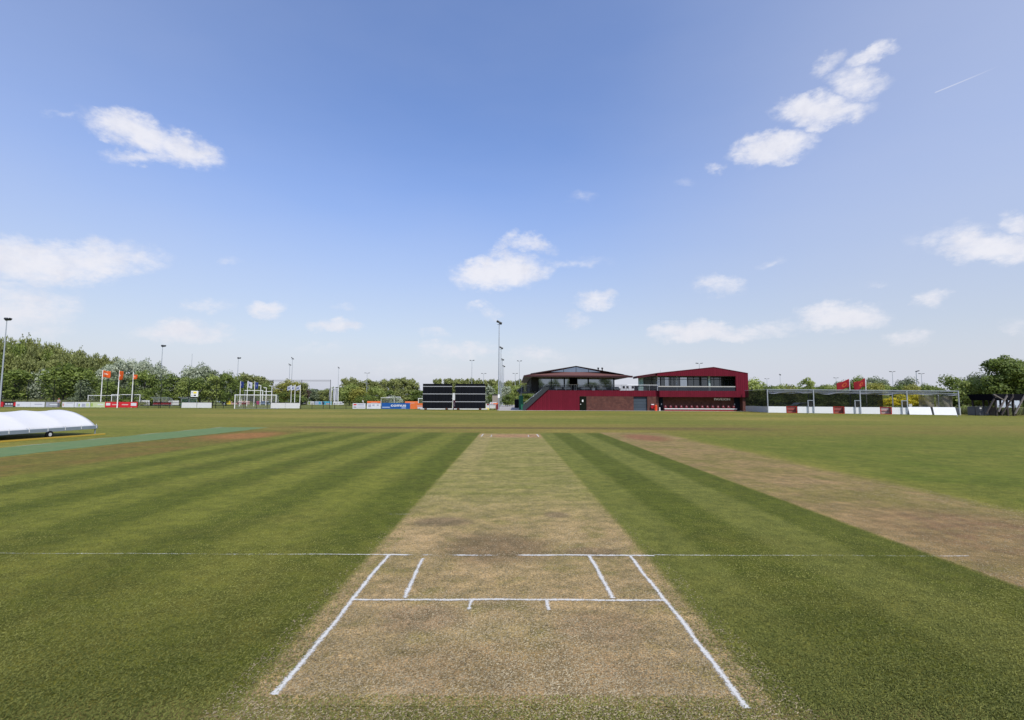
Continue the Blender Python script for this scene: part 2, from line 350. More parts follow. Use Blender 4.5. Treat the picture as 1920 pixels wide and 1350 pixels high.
    mp = x.step(-1.60, -1.48)*x.step(1.44, 1.58, 1, 0)*y.step(25.2, 25.7, 1, 0)*y.step(2.74, 3.04)
    c = G(c, pt, mp)
    c = mixc(nt, 1.0, c, mixc(nt, noise(nt, p, 1.3, 10, .72).step(.36, .64), (.88, .89, .87), (1.13, 1.10, 1.10)), 'MULTIPLY')
    front = y.step(2.74, 3.04, 1, 0); c = G(c, G((.115, .115, .04), (.21, .17, .085), n3.step(.36, .62)), front*x.band(-2.4, 2.4, .6))
    # cracked, rolled clay near the creases
    vc = nt.nodes.new('ShaderNodeTexVoronoi'); vc.feature = 'DISTANCE_TO_EDGE'; vc.inputs['Scale'].default_value = 5.5
    pv = S(nt, vmath(nt, 'ADD', p, S(nt, vmath(nt, 'SCALE', noise(nt, p, 12, 3, .6, None, True), .12).outputs[0])).outputs[0]); nt.links.new(pv.k, vc.inputs['Vector'])
    ck = S(nt, vc.outputs['Distance']).step(.006, .03, 1, 0)*noise(nt, p, 2.0, 3).step(.5, .62)*mp*y.step(8, 6, 0, 1)
    c = G(c, (.07, .055, .04), ck*.5)
    st = noise(nt, p, 1.0, 5, .65, (.10, .9, 1)); c = mixc(nt, yl.step(24, 34), c, mixc(nt, 1.0, c, mixc(nt, st.step(.34, .66), (.86, .90, .88), (1.16, 1.10, 1.16)), 'MULTIPLY'))
    cl = noise(nt, p, 4.5, 5, .7); c = mixc(nt, 1.0, c, mixc(nt, cl.step(.36, .64), (.80, .82, .80), (1.18, 1.15, 1.12)), 'MULTIPLY')
    # beyond the boundary: other grass pitches
    c = G(c, G((.105, .145, .035), (.15, .165, .05), n02), y.step(86, 90)*.85)
    # bare scuffs and daisies
    c = G(c, (.23, .18, .11), noise(nt, p, .9, 4, .7).step(.70, .76)*.4)
    vo = nt.nodes.new('ShaderNodeTexVoronoi'); vo.inputs['Scale'].default_value = 3.0; nt.links.new(p.k, vo.inputs['Vector'])
    c = G(c, (.6, .6, .4), S(nt, vo.outputs['Distance']).step(.05, .09, 1, 0)*x.band(9, 17, 2)*y.band(11, 24, 3)*n1.step(.55, .6)*.6)
    # blade grain: straw flecks, dark gaps
    gr = noise(nt, p, 85, 4, .75); gr2 = noise(nt, p, 34, 3, .7, None, False, .6)
    c = G(c, mixc(nt, 1.0, c, (1.9, 1.75, 1.9), 'MULTIPLY'), gr.step(.52, .66)*.85)
    c = G(c, mixc(nt, 1.0, c, (.24, .24, .22), 'MULTIPLY'), gr.step(.36, .49, 1, 0)*.78)
    c = G(c, mixc(nt, 1.0, c, (.62, .66, .6), 'MULTIPLY'), gr2.step(.35, .5, 1, 0)*.55)
    c = G(c, mixc(nt, 1.0, c, (1.22, 1.22, 1.2), 'MULTIPLY'), n8.step(.45, .75)*.5)
    c = mixc(nt, 1.0, c, (1.10, 1.01, .84), 'MULTIPLY')
    nt.links.new(c.k, b.inputs['Base Color']); b.inputs['Roughness'].default_value = .9; b.inputs['Specular IOR Level'].default_value = .12
    bn = nt.nodes.new('ShaderNodeBump'); bn.inputs['Strength'].default_value = .55; bn.inputs['Distance'].default_value = .012
    nt.links.new((gr*.6+gr2*.6).k, bn.inputs['Height']); nt.links.new(bn.outputs[0], b.inputs['Normal'])
    return m
gm = ground_material()
def sheet(name, pts, z, mat, label=None):
    o = MB().add([(x, y, z) for x, y in pts], [tuple(range(len(pts)))]).build(name, mat); tag(o, label, kind='structure'); return o
sheet('ground', [(-3000, -400), (3000, -400), (3000, 6000), (-3000, 6000)], 0, gm)
sheet('pitch', [(-1.53, 2.92), (1.51, 2.92), (1.51, 25.4), (-1.53, 25.4)], .004, gm)

def line_mat(name, strength):
    m, nt, b, out = newmat(name); p = pos(nt)
    b.inputs['Roughness'].default_value = .9; b.inputs['Base Color'].default_value = (.66, .65, .60, 1)
    uv = nt.nodes.new('ShaderNodeAttribute'); uv.attribute_name = 'lin'; l, t, _ = sep(nt, S(nt, uv.outputs['Vector']))
    edge = (t-.5).f('ABSOLUTE')*2
    g = noise(nt, p, 70, 4, .75); g2 = noise(nt, p, 9, 3, .6); g3 = noise(nt, p, 1.4, 3, .6)
    cover = (edge*-1+1)*1.55*l + (g-.5)*3.4 + (g2-.5)*1.9*(edge*.6+.5) - .42
    wear = sep(nt, p)
    c2 = (cover.step(-.1, .95)*strength).clamp()
    t_ = nt.nodes.new('ShaderNodeBsdfTransparent'); mx = nt.nodes.new('ShaderNodeMixShader'); nt.links.new(c2.k, mx.inputs[0])
    nt.links.new(t_.outputs[0], mx.inputs[1]); nt.links.new(b.outputs[0], mx.inputs[2]); nt.links.new(mx.outputs[0], out.inputs[0]); return m
lm = line_mat('line_paint', .84)
def paint_lines(name, segs, z, label):
    vs, fs, at_ = [], [], []
    rnd = random.Random(4)
    for (x0, y0, x1, y1, w, s) in segs:            # s = paint strength, number or function of t
        L = math.hypot(x1-x0, y1-y0); n = max(2, int(L/.12)); dx, dy = (x1-x0)/L, (y1-y0)/L; k0 = len(vs)
        ph = rnd.random()*9
        for i in range(n+1):
            t = i/n; wob = .006*math.sin(t*L*3.1+ph)+.003*math.sin(t*L*9+ph)
            cx, cy = x0+dx*L*t-dy*wob, y0+dy*L*t+dx*wob; st = s(t) if callable(s) else s
            for j, q in ((0, -1), (1, 1)):
                vs.append((cx-dy*w*.66*q, cy+dx*w*.66*q, z)); at_.append((st, j, 0))
        fs += [(k0+2*i, k0+2*i+1, k0+2*i+3, k0+2*i+2) for i in range(n)]
        z += .0006
    me = bpy.data.meshes.new(name); me.from_pydata(vs, [], fs); me.materials.append(lm)
    a = me.attributes.new('lin', 'FLOAT_VECTOR', 'POINT'); a.data.foreach_set('vector', [c for q in at_ for c in q])
    o = bpy.data.objects.new(name, me); col.objects.link(o); tag(o, label, kind='structure'); return o
yb, yp = 4.395, 5.615
def gate(*gaps):                                   # strength 1 except in worn gaps (t0,t1)
    return lambda t: min([1.0]+[.0 if a < t < b else 1.0 for a, b in gaps])
paint_lines('crease_markings', [
  (-1.36, 3.02, -1.34, yp, .052, 1), (1.34, 2.90, 1.335, yp, .052, 1),
  (-1.34, yb, 1.34, yb, .050, lambda t: 0.3 if .455 < t < .50 else .95),
  (-1.40, yp, 1.60, yp+.005, .055, lambda t: 1 if t < .12 else .0 if t < .16 else .55 if t < .18 else .1 if t < .26 else .95 if t < .35 else .6 if t < .43 else .15 if t < .505 else 1),
  (-.90, yb+.03, -.945, 5.50, .05, .92), (.89, yb+.03, .885, 5.60, .055, 1),
  (-.325, 4.19, -.325, yb-.02, .042, .95), (.33, 4.18, .325, yb-.02, .042, .95),
  (-6.4, yp+.02, -1.40, yp, .034, lambda t: .44+.12*math.sin(t*9)*math.sin(t*23)+(t > .8)*.28), (1.6, yp+.005, 5.1, yp+.0, .032, lambda t: .62-.42*t if t < .9 else .7),
  (-1.80, 7.55, -1.48, 7.55, .04, .4)], .008, 'white painted crease lines at the near end of the pitch')
paint_lines('crease_markings', [(-1.36, 23.4, -1.35, 25.1, .07, 1), (1.35, 23.3, 1.34, 25.1, .07, 1), (-.9, 23.2, -.9, 24.5, .06, .9), (.88, 23.3, .88, 24.4, .06, .9),
  (-.7, 23.2, .9, 23.2, .1, .32)], .008, 'short white crease marks at the far end of the pitch')

def np_mesh(name, V, n, mat):
    me = bpy.data.meshes.new(name); me.vertices.add(4*n); me.vertices.foreach_set('co', V.astype(np.float32).ravel())
    me.loops.add(4*n); me.loops.foreach_set('vertex_index', np.arange(4*n, dtype=np.int32))
    me.polygons.add(n); me.polygons.foreach_set('loop_start', np.arange(0, 4*n, 4, dtype=np.int32)); me.polygons.foreach_set('loop_total', np.full(n, 4, np.int32))
    me.materials.append(mat); me.update(); me.validate(); return me
# blades of grass close to the camera
def blades(name, n, inside, mat, label, lmin, lmax, lie):
    rs = np.random.RandomState(21 if inside else 22); Y = 2.45*np.power(1-rs.rand(n*2)*(1-(2.45/11)**1.0), -1.0); X = (rs.rand(n*2)*2-1)*1.08*Y
    k = (np.abs(X) < 1.50) & (Y > 2.9)
    edge = np.abs(np.abs(X)-1.52); k = np.where((edge < .16) & (rs.rand(n*2) < .4), ~k, k); k = np.where((Y < 3.02) & (np.abs(X) < 1.5), rs.rand(n*2) < .6, k)
    worn = (X > 4.75) & (X < 8.1); sel = (k | worn) if inside else (~k & ~worn); X = X[sel]; Y = Y[sel]; m = len(X)
    a = rs.rand(m)*6.283; L = rs.uniform(lmin, lmax, m); w = rs.uniform(.0010, .0022, m)*(1+Y*.12); h = L*rs.uniform(0, 1, m)*lie; hx = np.cos(a)*L; hy = np.sin(a)*L; px_ = -np.sin(a)*w; py_ = np.cos(a)*w
    z0 = .0045; V = np.stack([np.stack([X-px_, Y-py_, np.full(m, z0)], 1), np.stack([X+px_, Y+py_, np.full(m, z0)+.0015], 1), np.stack([X+px_*.5+hx, Y+py_*.5+hy, z0+h+.0015], 1), np.stack([X-px_*.5+hx, Y-py_*.5+hy, z0+h], 1)], 1)
    o = bpy.data.objects.new(name, np_mesh(name, V.reshape(-1, 3), m, mat)); col.objects.link(o); tag(o, label, 'grass', kind='stuff')
blades('grass_blades', 190000, False, leafmat('mown_grass', (.075, .095, .016), (.40, .39, .10), .35, .85), 'short mown green grass in the foreground', .007, .018, .6)
blades('dry_grass_blades', 130000, True, leafmat('dry_grass', (.15, .115, .058), (.62, .52, .33), .15, .8), 'dry straw coloured grass on the pitch in the foreground', .006, .016, .3)

# green synthetic strip on the left
def turf_mat():
    m, nt, b, _ = newmat('synthetic_turf'); p = pos(nt); x, y, z = sep(nt, p)
    n = noise(nt, p, 2.5, 5, .65); n2 = noise(nt, p, 60, 3, .7)
    c = mixc(nt, n.step(.35, .7), (.072, .142, .038), (.112, .172, .050)); c = mixc(nt, n2.step(.4, .65)*.4, c, (.15, .20, .06))
    c = mixc(nt, noise(nt, p, .5, 4).step(.5, .75)*.6, c, (.15, .155, .055))
    nt.links.new(c.k, b.inputs['Base Color']); b.inputs['Roughness'].default_value = .9; return m
vs = []; rnd = random.Random(2)
for i in range(41): vs.append((-17.65+rnd.uniform(-.05, .05), 8+i*.56))
for i in range(41): vs.append((-14.75+rnd.uniform(-.06, .06)+.2*math.sin(i*.2), 30.4-i*.56))
sheet('artificial_pitch', vs, .006, turf_mat(), 'green synthetic turf cricket strip beside the white rolling cover')
paint_lines('turf_edging', [(-17.63, 12, -17.63, 30.5, .09, lambda t: .5+.45*math.sin(t*40))], .012, 'frayed pale edge of the green strip')

# paving round the building
conc = flat('concrete_paving', (.36, .335, .31), .85, var=.18, scale=1.2)
pav = flat('pale_kerb_paving', (.50, .46, .41), .85, var=.12)
sheet('pavement', [(gx(935, 81), 80.9), (gx(1440, 81), 80.9), (gx(1440, 81), 82.2), (gx(935, 81), 82.2)], .02, pav)
sheet('path', [(-2.2, 82.2), (2.4, 82.2), (6, 170), (-2.9, 170)], .012, conc)
tag(MB().box(gx(935, 81), gx(1440, 81), 80.8, 80.9, 0, .03).build('kerb', pav), kind='structure')

# ------------------------------------------------------------------ foliage
def crown_data(seed, n, kind, leaf):
    rs = np.random.RandomState(seed); bl = []
    if kind == 'column':
        for i in range(26):
            z = rs.uniform(.12, .93); w = .36*math.sin(min(1, (z+.12))*math.pi*.93)**.6; a = rs.uniform(0, 6.28); rr = rs.uniform(.3, 1)*w
            bl.append((rr*math.cos(a), rr*math.sin(a), z, rs.uniform(.10, .17), .085))
    elif kind == 'shrub':
        for i in range(22):
            a = rs.uniform(0, 6.28); rr = .42*math.sqrt(rs.uniform(0, 1)); z = rs.uniform(.05, .82)*(1-.5*(rr/.42)**2)
            bl.append((rr*math.cos(a), rr*math.sin(a), z, rs.uniform(.13, .22), rs.uniform(.14, .22)))
    else:
        m = 42 if kind == 'round' else 24
        for i in range(m):
            d = rs.normal(size=3); d /= np.linalg.norm(d); r = rs.uniform(.35, 1)**.6
            k = (.36, .42) if kind == 'round' else (.30, .42)
            z = .5+d[2]*r*k[1]; w = k[0]*(1.1-.35*z)
            bl.append((d[0]*r*w, d[1]*r*w, z, rs.uniform(.10, .19), rs.uniform(.09, .155)))
    bl = np.array(bl); wt = bl[:, 3]**2; wt /= wt.sum(); idx = rs.choice(len(bl), n, p=wt); B = bl[idx]
    d = rs.normal(size=(n, 3)); d /= np.linalg.norm(d, axis=1)[:, None]; d[:, 2] = np.where(rs.rand(n) < .35, np.abs(d[:, 2]), d[:, 2])
    rad = rs.uniform(.55, 1.08, n)[:, None]
    P = B[:, :3]+d*np.stack([B[:, 3], B[:, 3], B[:, 4]], 1)*rad
    nr = d+rs.normal(size=(n, 3))*.55; nr[:, 2] += .35; nr /= np.linalg.norm(nr, axis=1)[:, None]
    t = np.cross(nr, rs.normal(size=(n, 3))); t /= np.linalg.norm(t, axis=1)[:, None]; bt = np.cross(nr, t)
    s = leaf*rs.uniform(.55, 1.35, n)[:, None]
    V = np.stack([P-t*s, P-bt*s*.6, P+t*s, P+bt*s*.6], 1)
    V[:, :, 2] = np.maximum(V[:, :, 2], .0)
    return V.reshape(-1, 3), n
bark = flat('bark', (.085, .07, .055), .9, var=.3, scale=4)
barkp = flat('pale_bark', (.20, .19, .16), .9, var=.3, scale=4)
def trunk_mesh(seed, mat):
    rnd = random.Random(seed); b = MB(); b.bar((0, 0, 0), (.01, 0, .38), .028, .018); b.bar((.01, 0, .38), (0, .01, .8), .018, .006)
    for i in range(7):
        z = rnd.uniform(.22, .6); a = rnd.uniform(0, 6.28); L = rnd.uniform(.16, .3); b.bar((0, 0, z), (L*math.cos(a), L*math.sin(a), z+rnd.uniform(.1, .25)), .011, .003, 5)
    o = b.build('trunk', mat); me = o.data; bpy.data.objects.remove(o); return me
LM = {'olive': leafmat('olive_leaves', (.10, .12, .034), (.40, .43, .14), .38), 'willow': leafmat('silver_leaves', (.20, .24, .14), (.58, .62, .46), .3),
      'green': leafmat('green_leaves', (.060, .098, .018), (.30, .37, .078), .38), 'bright': leafmat('bright_leaves', (.16, .21, .04), (.46, .52, .15), .42),
      'grey': leafmat('grey_green_leaves', (.11, .14, .07), (.29, .34, .19), .35), 'yellow': leafmat('yellow_leaves', (.19, .20, .035), (.50, .48, .11), .4),
      'purple': leafmat('purple_leaves', (.06, .03, .03), (.12, .06, .05), .2), 'gorse': leafmat('gorse_flowers', (.20, .20, .03), (.72, .60, .02), .2),
      'grass': leafmat('tall_grass', (.13, .16, .05), (.26, .27, .11), .3)}
CM = {}; TM = [trunk_mesh(i, bark) for i in range(3)]; TP = trunk_mesh(9, barkp)
def crown(kind, shape, var, n, leaf):
    k = (kind, shape, var, n)
    if k not in CM: V, m = crown_data(hash((shape, var)) % 9999 if False else var*17+len(shape)*101, n, shape, leaf); CM[k] = np_mesh('crown', V, m, LM[kind])
    return CM[k]
TR = random.Random(11)
def tree(u, v, Y, w, kind, shape, label, name='tree', cat='tree', group=None, n=2600, leaf=.024, z0=0.0, low=.02, x=None, h=None):
    """w = crown width in photo pixels, v = pixel row of its top"""
    X = gx(u, Y) if x is None else x; top = gz(u, v, Y) if h is None else z0+h; W = w*Y/F; hh = top-z0
    o = thing(name, label, cat, (X, Y, z0), group, TR.uniform(0, 6.28))
    me = crown(kind, shape, TR.randrange(4), n, leaf)
    c = bpy.data.objects.new('crown' if name == 'tree' else 'foliage', me); col.objects.link(c); c.parent = o
    c.location = (0, 0, hh*low); c.scale = (W*1.3, W*1.3, hh*(1-low)*1.02)
    if name == 'tree':
        t = bpy.data.objects.new('trunk', TR.choice(TM) if kind != 'willow' else TP); col.objects.link(t); t.parent = o; k = hh*.9; t.scale = (min(k, W*1.3), min(k, W*1.3), k)
    return o
def skyline(pts, u):
    for (a, va), (b, vb) in zip(pts, pts[1:]):
        if a <= u <= b: return va+(vb-va)*(u-a)/(b-a)
    return pts[-1][1]
# wooded slope at the far left
sk = [(-90, 622), (0, 626), (30, 628), (60, 633), (90, 639), (120, 647), (150, 654), (180, 660), (215, 663), (235, 672)]
u = -80
while u < 232:
    tree(u, skyline(sk, u)+TR.uniform(-3, 4), 172+TR.uniform(-4, 4), 24, 'olive', 'round', 'tall olive green tree on the skyline of the wood at the left edge', group='skyline trees of the left wood', n=2000, leaf=.034); u += 12.5
u = -70
while u < 232:
    tree(u, skyline(sk, u)+12+TR.uniform(-3, 6), 160+TR.uniform(-4, 4), 26, 'olive' if TR.random() < .8 else 'green', 'round', 'olive green tree inside the wood, just below its skyline', group='inner trees of the left wood', n=2000, leaf=.034); u += 17
u = -60
while u < 225:
    tree(u, skyline(sk, u)+30+TR.uniform(-4, 8), 150+TR.uniform(-4, 4), 30, 'green' if TR.random() < .5 else 'olive', 'round', 'dark green tree low in the wood, behind the rounded bushes', group='lower trees of the left wood', n=2000, leaf=.034); u += 23
W_ = 'willow'; 
for (u, v, Y, w, k, sh, lab) in [
  (25, 690, 128, 72, 'green', 'round', 'broad rounded green tree at the left edge, in front of the wood'),
  (76, 689, 131, 40, W_, 'round', 'silvery tree between two rounded green trees in front of the wood'),
  (118, 682, 126, 78, 'green', 'round', 'largest rounded green tree in front of the left wood'),
  (160, 690, 128, 56, 'green', 'round', 'dark green tree just left of the first orange flag'),
  (150, 712, 121, 40, 'grey', 'shrub', 'grey green bush under the dark tree left of the flags'),
  (198, 684, 138, 38, W_, 'round', 'pale silvery tree behind the leftmost orange flag'),
  (217, 670, 142, 42, W_, 'round', 'tall silvery tree above and between the first two orange flags'),
  (243, 673, 140, 42, W_, 'round', 'tall silvery tree above the third orange flag'),
  (268, 672, 139, 38, W_, 'round', 'tallest silvery tree right of the three orange flags'),
  (288, 675, 138, 34, W_, 'round', 'silvery tree directly left of the tall floodlight mast'),
  (306, 684, 137, 34, W_, 'round', 'silvery tree behind the tall floodlight mast'),
  (230, 700, 126, 52, 'grey', 'round', 'grey green tree behind the middle orange flag'),
  (205, 712, 121, 40, 'green', 'round', 'low dark green tree behind the leftmost flagpole'),
  (270, 690, 124, 46, 'green', 'round', 'dark green tree right of the third orange flag'),
  (250, 718, 119, 40, 'green', 'shrub', 'low green bush behind the goal nets'),
  (325, 697, 125, 48, 'green', 'round', 'yellowish green tree right of the tall floodlight mast'),
  (297, 715, 121, 36, 'green', 'shrub', 'green bush at the foot of the tall floodlight mast'),
  (345, 704, 123, 40, 'bright', 'round', 'bright green tree between the mast and the scoreboard'),
  (357, 683, 134, 40, W_, 'round', 'silvery tree behind the thin lightning mast'),
  (375, 680, 134, 36, W_, 'round', 'pointed silvery tree above the scoreboard'),
  (392, 688, 135, 34, 'grey', 'round', 'dark grey green tree right of the scoreboard'),
  (372, 706, 124, 46, 'green', 'round', 'green tree directly behind the scoreboard'),
  (398, 702, 124, 40, 'bright', 'round', 'light green tree right of the scoreboard'),
  (418, 692, 132, 36, W_, 'round', 'silvery tree left of the second floodlight mast'),
  (424, 702, 124, 38, 'green', 'column', 'dark green upright tree left of the three blue and white flags'),
  (440, 704, 126, 30, 'green', 'round', 'green tree behind the second floodlight mast'),
  (452, 697, 190, 44, 'olive', 'round', 'olive green tree behind the blue flag'),
  (474, 701, 190, 44, 'olive', 'round', 'olive green tree behind the white flag'),
  (492, 705, 190, 40, 'olive', 'round', 'olive green tree ending the clump behind the flags'),
  (470, 716, 170, 46, 'green', 'round', 'darker tree low in the clump behind the three flags'),
  (497, 718, 165, 30, 'green', 'round', 'green tree behind the white lamp posts'),
  (525, 714, 150, 34, 'yellow', 'round', 'yellowish tree left of the white flags'),
  (545, 709, 150, 40, 'yellow', 'round', 'tallest yellowish tree behind the white flags'),
  (562, 714, 152, 32, 'olive', 'round', 'olive tree right of the white flags'),
  (570, 721, 156, 22, 'purple', 'round', 'dark purple leaved tree right of the white flags'),
  (540, 730, 145, 50, 'green', 'shrub', 'green bushes at the foot of the yellowish trees'),
  (585, 729, 175, 30, 'grey', 'round', 'low grey green tree left of the three banner poles'),
  (604, 731, 178, 28, 'olive', 'round', 'low olive tree left of the three banner poles'),
  (620, 728, 175, 30, 'olive', 'round', 'low olive tree behind the three banner poles'),
  (638, 727, 170, 26, 'green', 'round', 'low green tree right of the three banner poles'),
  (655, 717, 140, 44, 'bright', 'round', 'bright yellow green tree left of the slim grey mast'),
  (672, 724, 138, 36, 'yellow', 'round', 'yellow green tree left of the logo board'),
  (703, 722, 140, 36, 'bright', 'round', 'bright green tree right of the slim grey mast'),
  (688, 733, 135, 34, 'green', 'shrub', 'dark green bush behind the slim grey mast'),
  (725, 731, 150, 40, 'green', 'round', 'dark green hedge tree behind the goal in the middle'),
  (755, 729, 150, 42, 'olive', 'round', 'olive hedge tree right of the goal in the middle'),
  (782, 730, 150, 36, 'green', 'round', 'green hedge tree directly left of the black screens'),
  (742, 738, 140, 20, W_, 'shrub', 'small pale bush behind the goal in the middle')]:
    tree(u, v, Y, w, k, sh, lab, name='bush' if sh == 'shrub' else 'tree', cat='bush' if sh == 'shrub' else 'tree', leaf=.030, n=2600)
for i, (u, v) in enumerate([(647, 708), (661, 705), (676, 711), (690, 710), (702, 713), (716, 709), (727, 713), (738, 708), (749, 707), (758, 705), (768, 708), (776, 712)]):
    tree(u, v, 230+TR.uniform(-6, 6), 21, 'olive', 'round', 'tall slender tree in the distant row left of the black screens', group='distant row left of the screens', n=1800, leaf=.04, low=.25)
for i, (u, v) in enumerate([(817, 710), (824, 709), (837, 708), (845, 707), (852, 709), (860, 708), (868, 709), (876, 709), (884, 708), (893, 710)]):
    tree(u, v, 240+TR.uniform(-6, 6), 14, 'olive', 'round', 'tall slender tree in the distant row above the black screens', group='distant row above the screens', n=1400, leaf=.05, low=.3)
for i, (u, v) in enumerate([(902, 709), (911, 710), (920, 709), (929, 710), (938, 711), (947, 712), (956, 711), (965, 712), (974, 711), (983, 713)]):
    tree(u, v, 225+TR.uniform(-6, 6), 20, 'olive', 'round', 'distant olive tree in the row between the screens and the clubhouse', group='distant row left of the clubhouse', n=1400, leaf=.045)
for (u, v, Y, w, k, lab) in [(917, 722, 135, 22, W_, 'silvery tree directly right of the black screens'), (931, 721, 138, 22, 'bright', 'light green tree left of the near floodlight mast'),
  (948, 722, 140, 22, W_, 'silvery tree right of the near floodlight mast'), (960, 719, 145, 24, 'bright', 'light green tree at the end of the path'), (973, 718, 140, 26, 'bright', 'light green tree behind the clubhouse staircase'),
  (926, 735, 128, 26, 'green', 'dark green tree behind the small beige shed'), (952, 738, 132, 26, 'green', 'dark green tree at the far end of the path'), (985, 735, 136, 34, 'green', 'dark green tree under the clubhouse landing')]:
    tree(u, v, Y, w, k, 'round', lab, n=2200, leaf=.034)
# right side
for (u, v, Y, w, k, sh, lab) in [
  (1408, 707, 105, 52, 'bright', 'round', 'bright yellow green tree directly right of the pavilion'),
  (1388, 712, 110, 40, 'bright', 'round', 'light green tree half hidden by the red pavilion gable'),
  (1440, 717, 112, 34, 'green', 'round', 'green tree behind the left end of the sports cage'),
  (1462, 718, 114, 38, 'bright', 'round', 'light green tree right of the thin far mast'),
  (1482, 724, 112, 36, 'yellow', 'round', 'low yellowish tree behind the sports cage roof'),
  (1515, 707, 110, 36, 'bright', 'column', 'pointed light green tree rising behind the sports cage'),
  (1533, 720, 112, 34, 'green', 'round', 'green tree right of the pointed light green tree'),
  (1557, 722, 114, 40, 'bright', 'round', 'low pale green tree left of the red flags'),
  (1582, 712, 150, 36, 'grey', 'round', 'grey green tree behind the left red flag'),
  (1612, 704, 110, 34, 'green', 'round', 'dark green tree between the two red flags'),
  (1643, 705, 160, 34, 'grey', 'round', 'grey green rounded tree right of the right red flag'),
  (1660, 708, 160, 26, 'grey', 'round', 'second grey green rounded tree right of the right red flag'),
  (1645, 715, 105, 38, 'yellow', 'round', 'yellow green tree in front of the two grey green trees'),
  (1682, 719, 108, 36, 'green', 'round', 'green tree under the far double lamp mast'),
  (1702, 705, 150, 42, 'grey', 'round', 'rounded grey green tree left of the street lamp'),
  (1710, 717, 104, 36, 'yellow', 'round', 'yellowish green tree left of the street lamp foot'),
  (1738, 716, 108, 30, 'green', 'round', 'small green tree right of the street lamp'),
  (1757, 722, 112, 28, 'green', 'round', 'low green tree above the right end of the sports cage'),
  (1788, 699, 92, 50, 'green', 'round', 'dark green tree behind the right end of the sports cage'),
  (1812, 706, 88, 50, 'bright', 'round', 'light green tree right of the sports cage'),
  (1835, 698, 100, 52, 'grey', 'round', 'grey green tree left of the tallest right tree'),
  (1846, 722, 88, 46, 'green', 'round', 'dark low tree behind the grey equipment box'),
  (1770, 730, 90, 50, 'green', 'round', 'dark low tree behind the brown mesh screens')]:
    tree(u, v, Y, w, k, sh, lab, leaf=.027, n=3000)
tree(1890, 668, 84, 78, 'green', 'round', 'tallest tree on the right, dark green with light clumps', n=14000, leaf=.022)
tree(1950, 664, 88, 90, 'green', 'round', 'dark green tree cut off by the right edge', n=10000, leaf=.022)
tree(1868, 700, 88, 50, 'green', 'round', 'dark green tree leaning against the tallest right tree', n=7000, leaf=.024)
# trees filling the skyline above the cage
for i in range(14):
    u = 1425+i*25.5; tree(u, 719+TR.uniform(-3, 3), 122+TR.uniform(-3, 3), 40, 'bright' if i % 3 == 0 else 'olive', 'round', 'middling tree in the row above the roof of the sports cage', group='row of trees above the sports cage', n=2200, leaf=.034)
# dark hedge behind the cage
for i in range(13):
    u = 1405+i*27; Y = 96-i*1.0
    tree(u, 733+TR.uniform(-2, 4), Y, 48, 'green' if i % 3 else 'olive', 'shrub', 'dark hedge bush behind the netting of the sports cage', name='bush', cat='bush', group='hedge bushes behind the sports cage', n=2400, leaf=.03, low=0)
for i in range(9):
    u = 1430+i*30; Y = 86-i*1.0
    tree(u, 754+TR.uniform(-1, 2), Y, 44, 'bright', 'shrub', 'low light green shrub seen over the white boards', name='bush', cat='bush', group='low shrubs behind the white boards', n=1500, leaf=.035, low=0)
for (u, v, w) in [(1668, 741, 34), (1690, 739, 36), (1712, 738, 40)]:
    tree(u, v, 74, w, 'gorse', 'shrub', {1668: 'leftmost yellow flowering bush behind the sports cage', 1690: 'middle yellow flowering bush behind the sports cage', 1712: 'rightmost, fullest yellow flowering bush behind the sports cage'}[u], name='bush', cat='bush', n=5200, leaf=.024, low=.38)
for (u, v, w, lab) in [(1812, 757, 24, 'green bush beside the right end post of the sports cage'), (1826, 759, 22, 'light bush between cage and equipment box'), (1848, 760, 30, 'tall weeds behind the grey equipment box'), (1880, 764, 40, 'weeds seen under the black canopy'), (1908, 765, 40, 'weeds at the right edge under the black canopy')]:
    tree(u, v, 70, w, 'bright', 'shrub', lab, name='bush', cat='bush', n=2200, leaf=.034, low=0)

# far-off wood closing the horizon between the nearer trees
def far_wood():
    rs = np.random.RandomState(5); n = 52000; x = rs.uniform(-420, 460, n); y = 275+rs.uniform(0, 14, n)
    hh = 6.0+1.5*np.sin(x*.11)+1.2*np.sin(x*.043+1)+1.0*np.sin(x*.37); z = rs.uniform(0, 1, n)**.8*hh
    P_ = np.stack([x, y, z], 1); nr = rs.normal(size=(n, 3)); nr[:, 2] += .5; nr[:, 1] -= .5; nr /= np.linalg.norm(nr, axis=1)[:, None]
    t = np.cross(nr, rs.normal(size=(n, 3))); t /= np.linalg.norm(t, axis=1)[:, None]; b = np.cross(nr, t); s_ = rs.uniform(.4, .9, n)[:, None]
    V = np.stack([P_-t*s_, P_-b*s_*.6, P_+t*s_, P_+b*s_*.6], 1); V[:, :, 2] = np.maximum(V[:, :, 2], 0)
    o = bpy.data.objects.new('far_wood', np_mesh('far_wood', V.reshape(-1, 3), n, LM['grey'])); col.objects.link(o); tag(o, 'low far-off belt of trees along the horizon', 'wood', kind='stuff')
far_wood()
# trees behind the photographer, mirrored in the clubhouse windows
for (x, y, h, w, lab) in [(13, -85, 15, 9, 'tree mirrored in the leftmost clubhouse window'), (22, -80, 13, 8, 'tree mirrored in the second clubhouse window'), (33, -90, 15, 7, 'tree mirrored right of the dark clubhouse entrance'), (41, -80, 11.5, 10, 'low tree mirrored in the widest clubhouse window'), (49, -85, 14, 8, 'tree mirrored at the right end of the clubhouse windows'), (70, -80, 15, 9, 'tree mirrored in the red gallery glazing')]:
    tree(960, 700, y, w*925/y, 'green', 'round', lab, x=x, h=h, n=2600, leaf=.03)
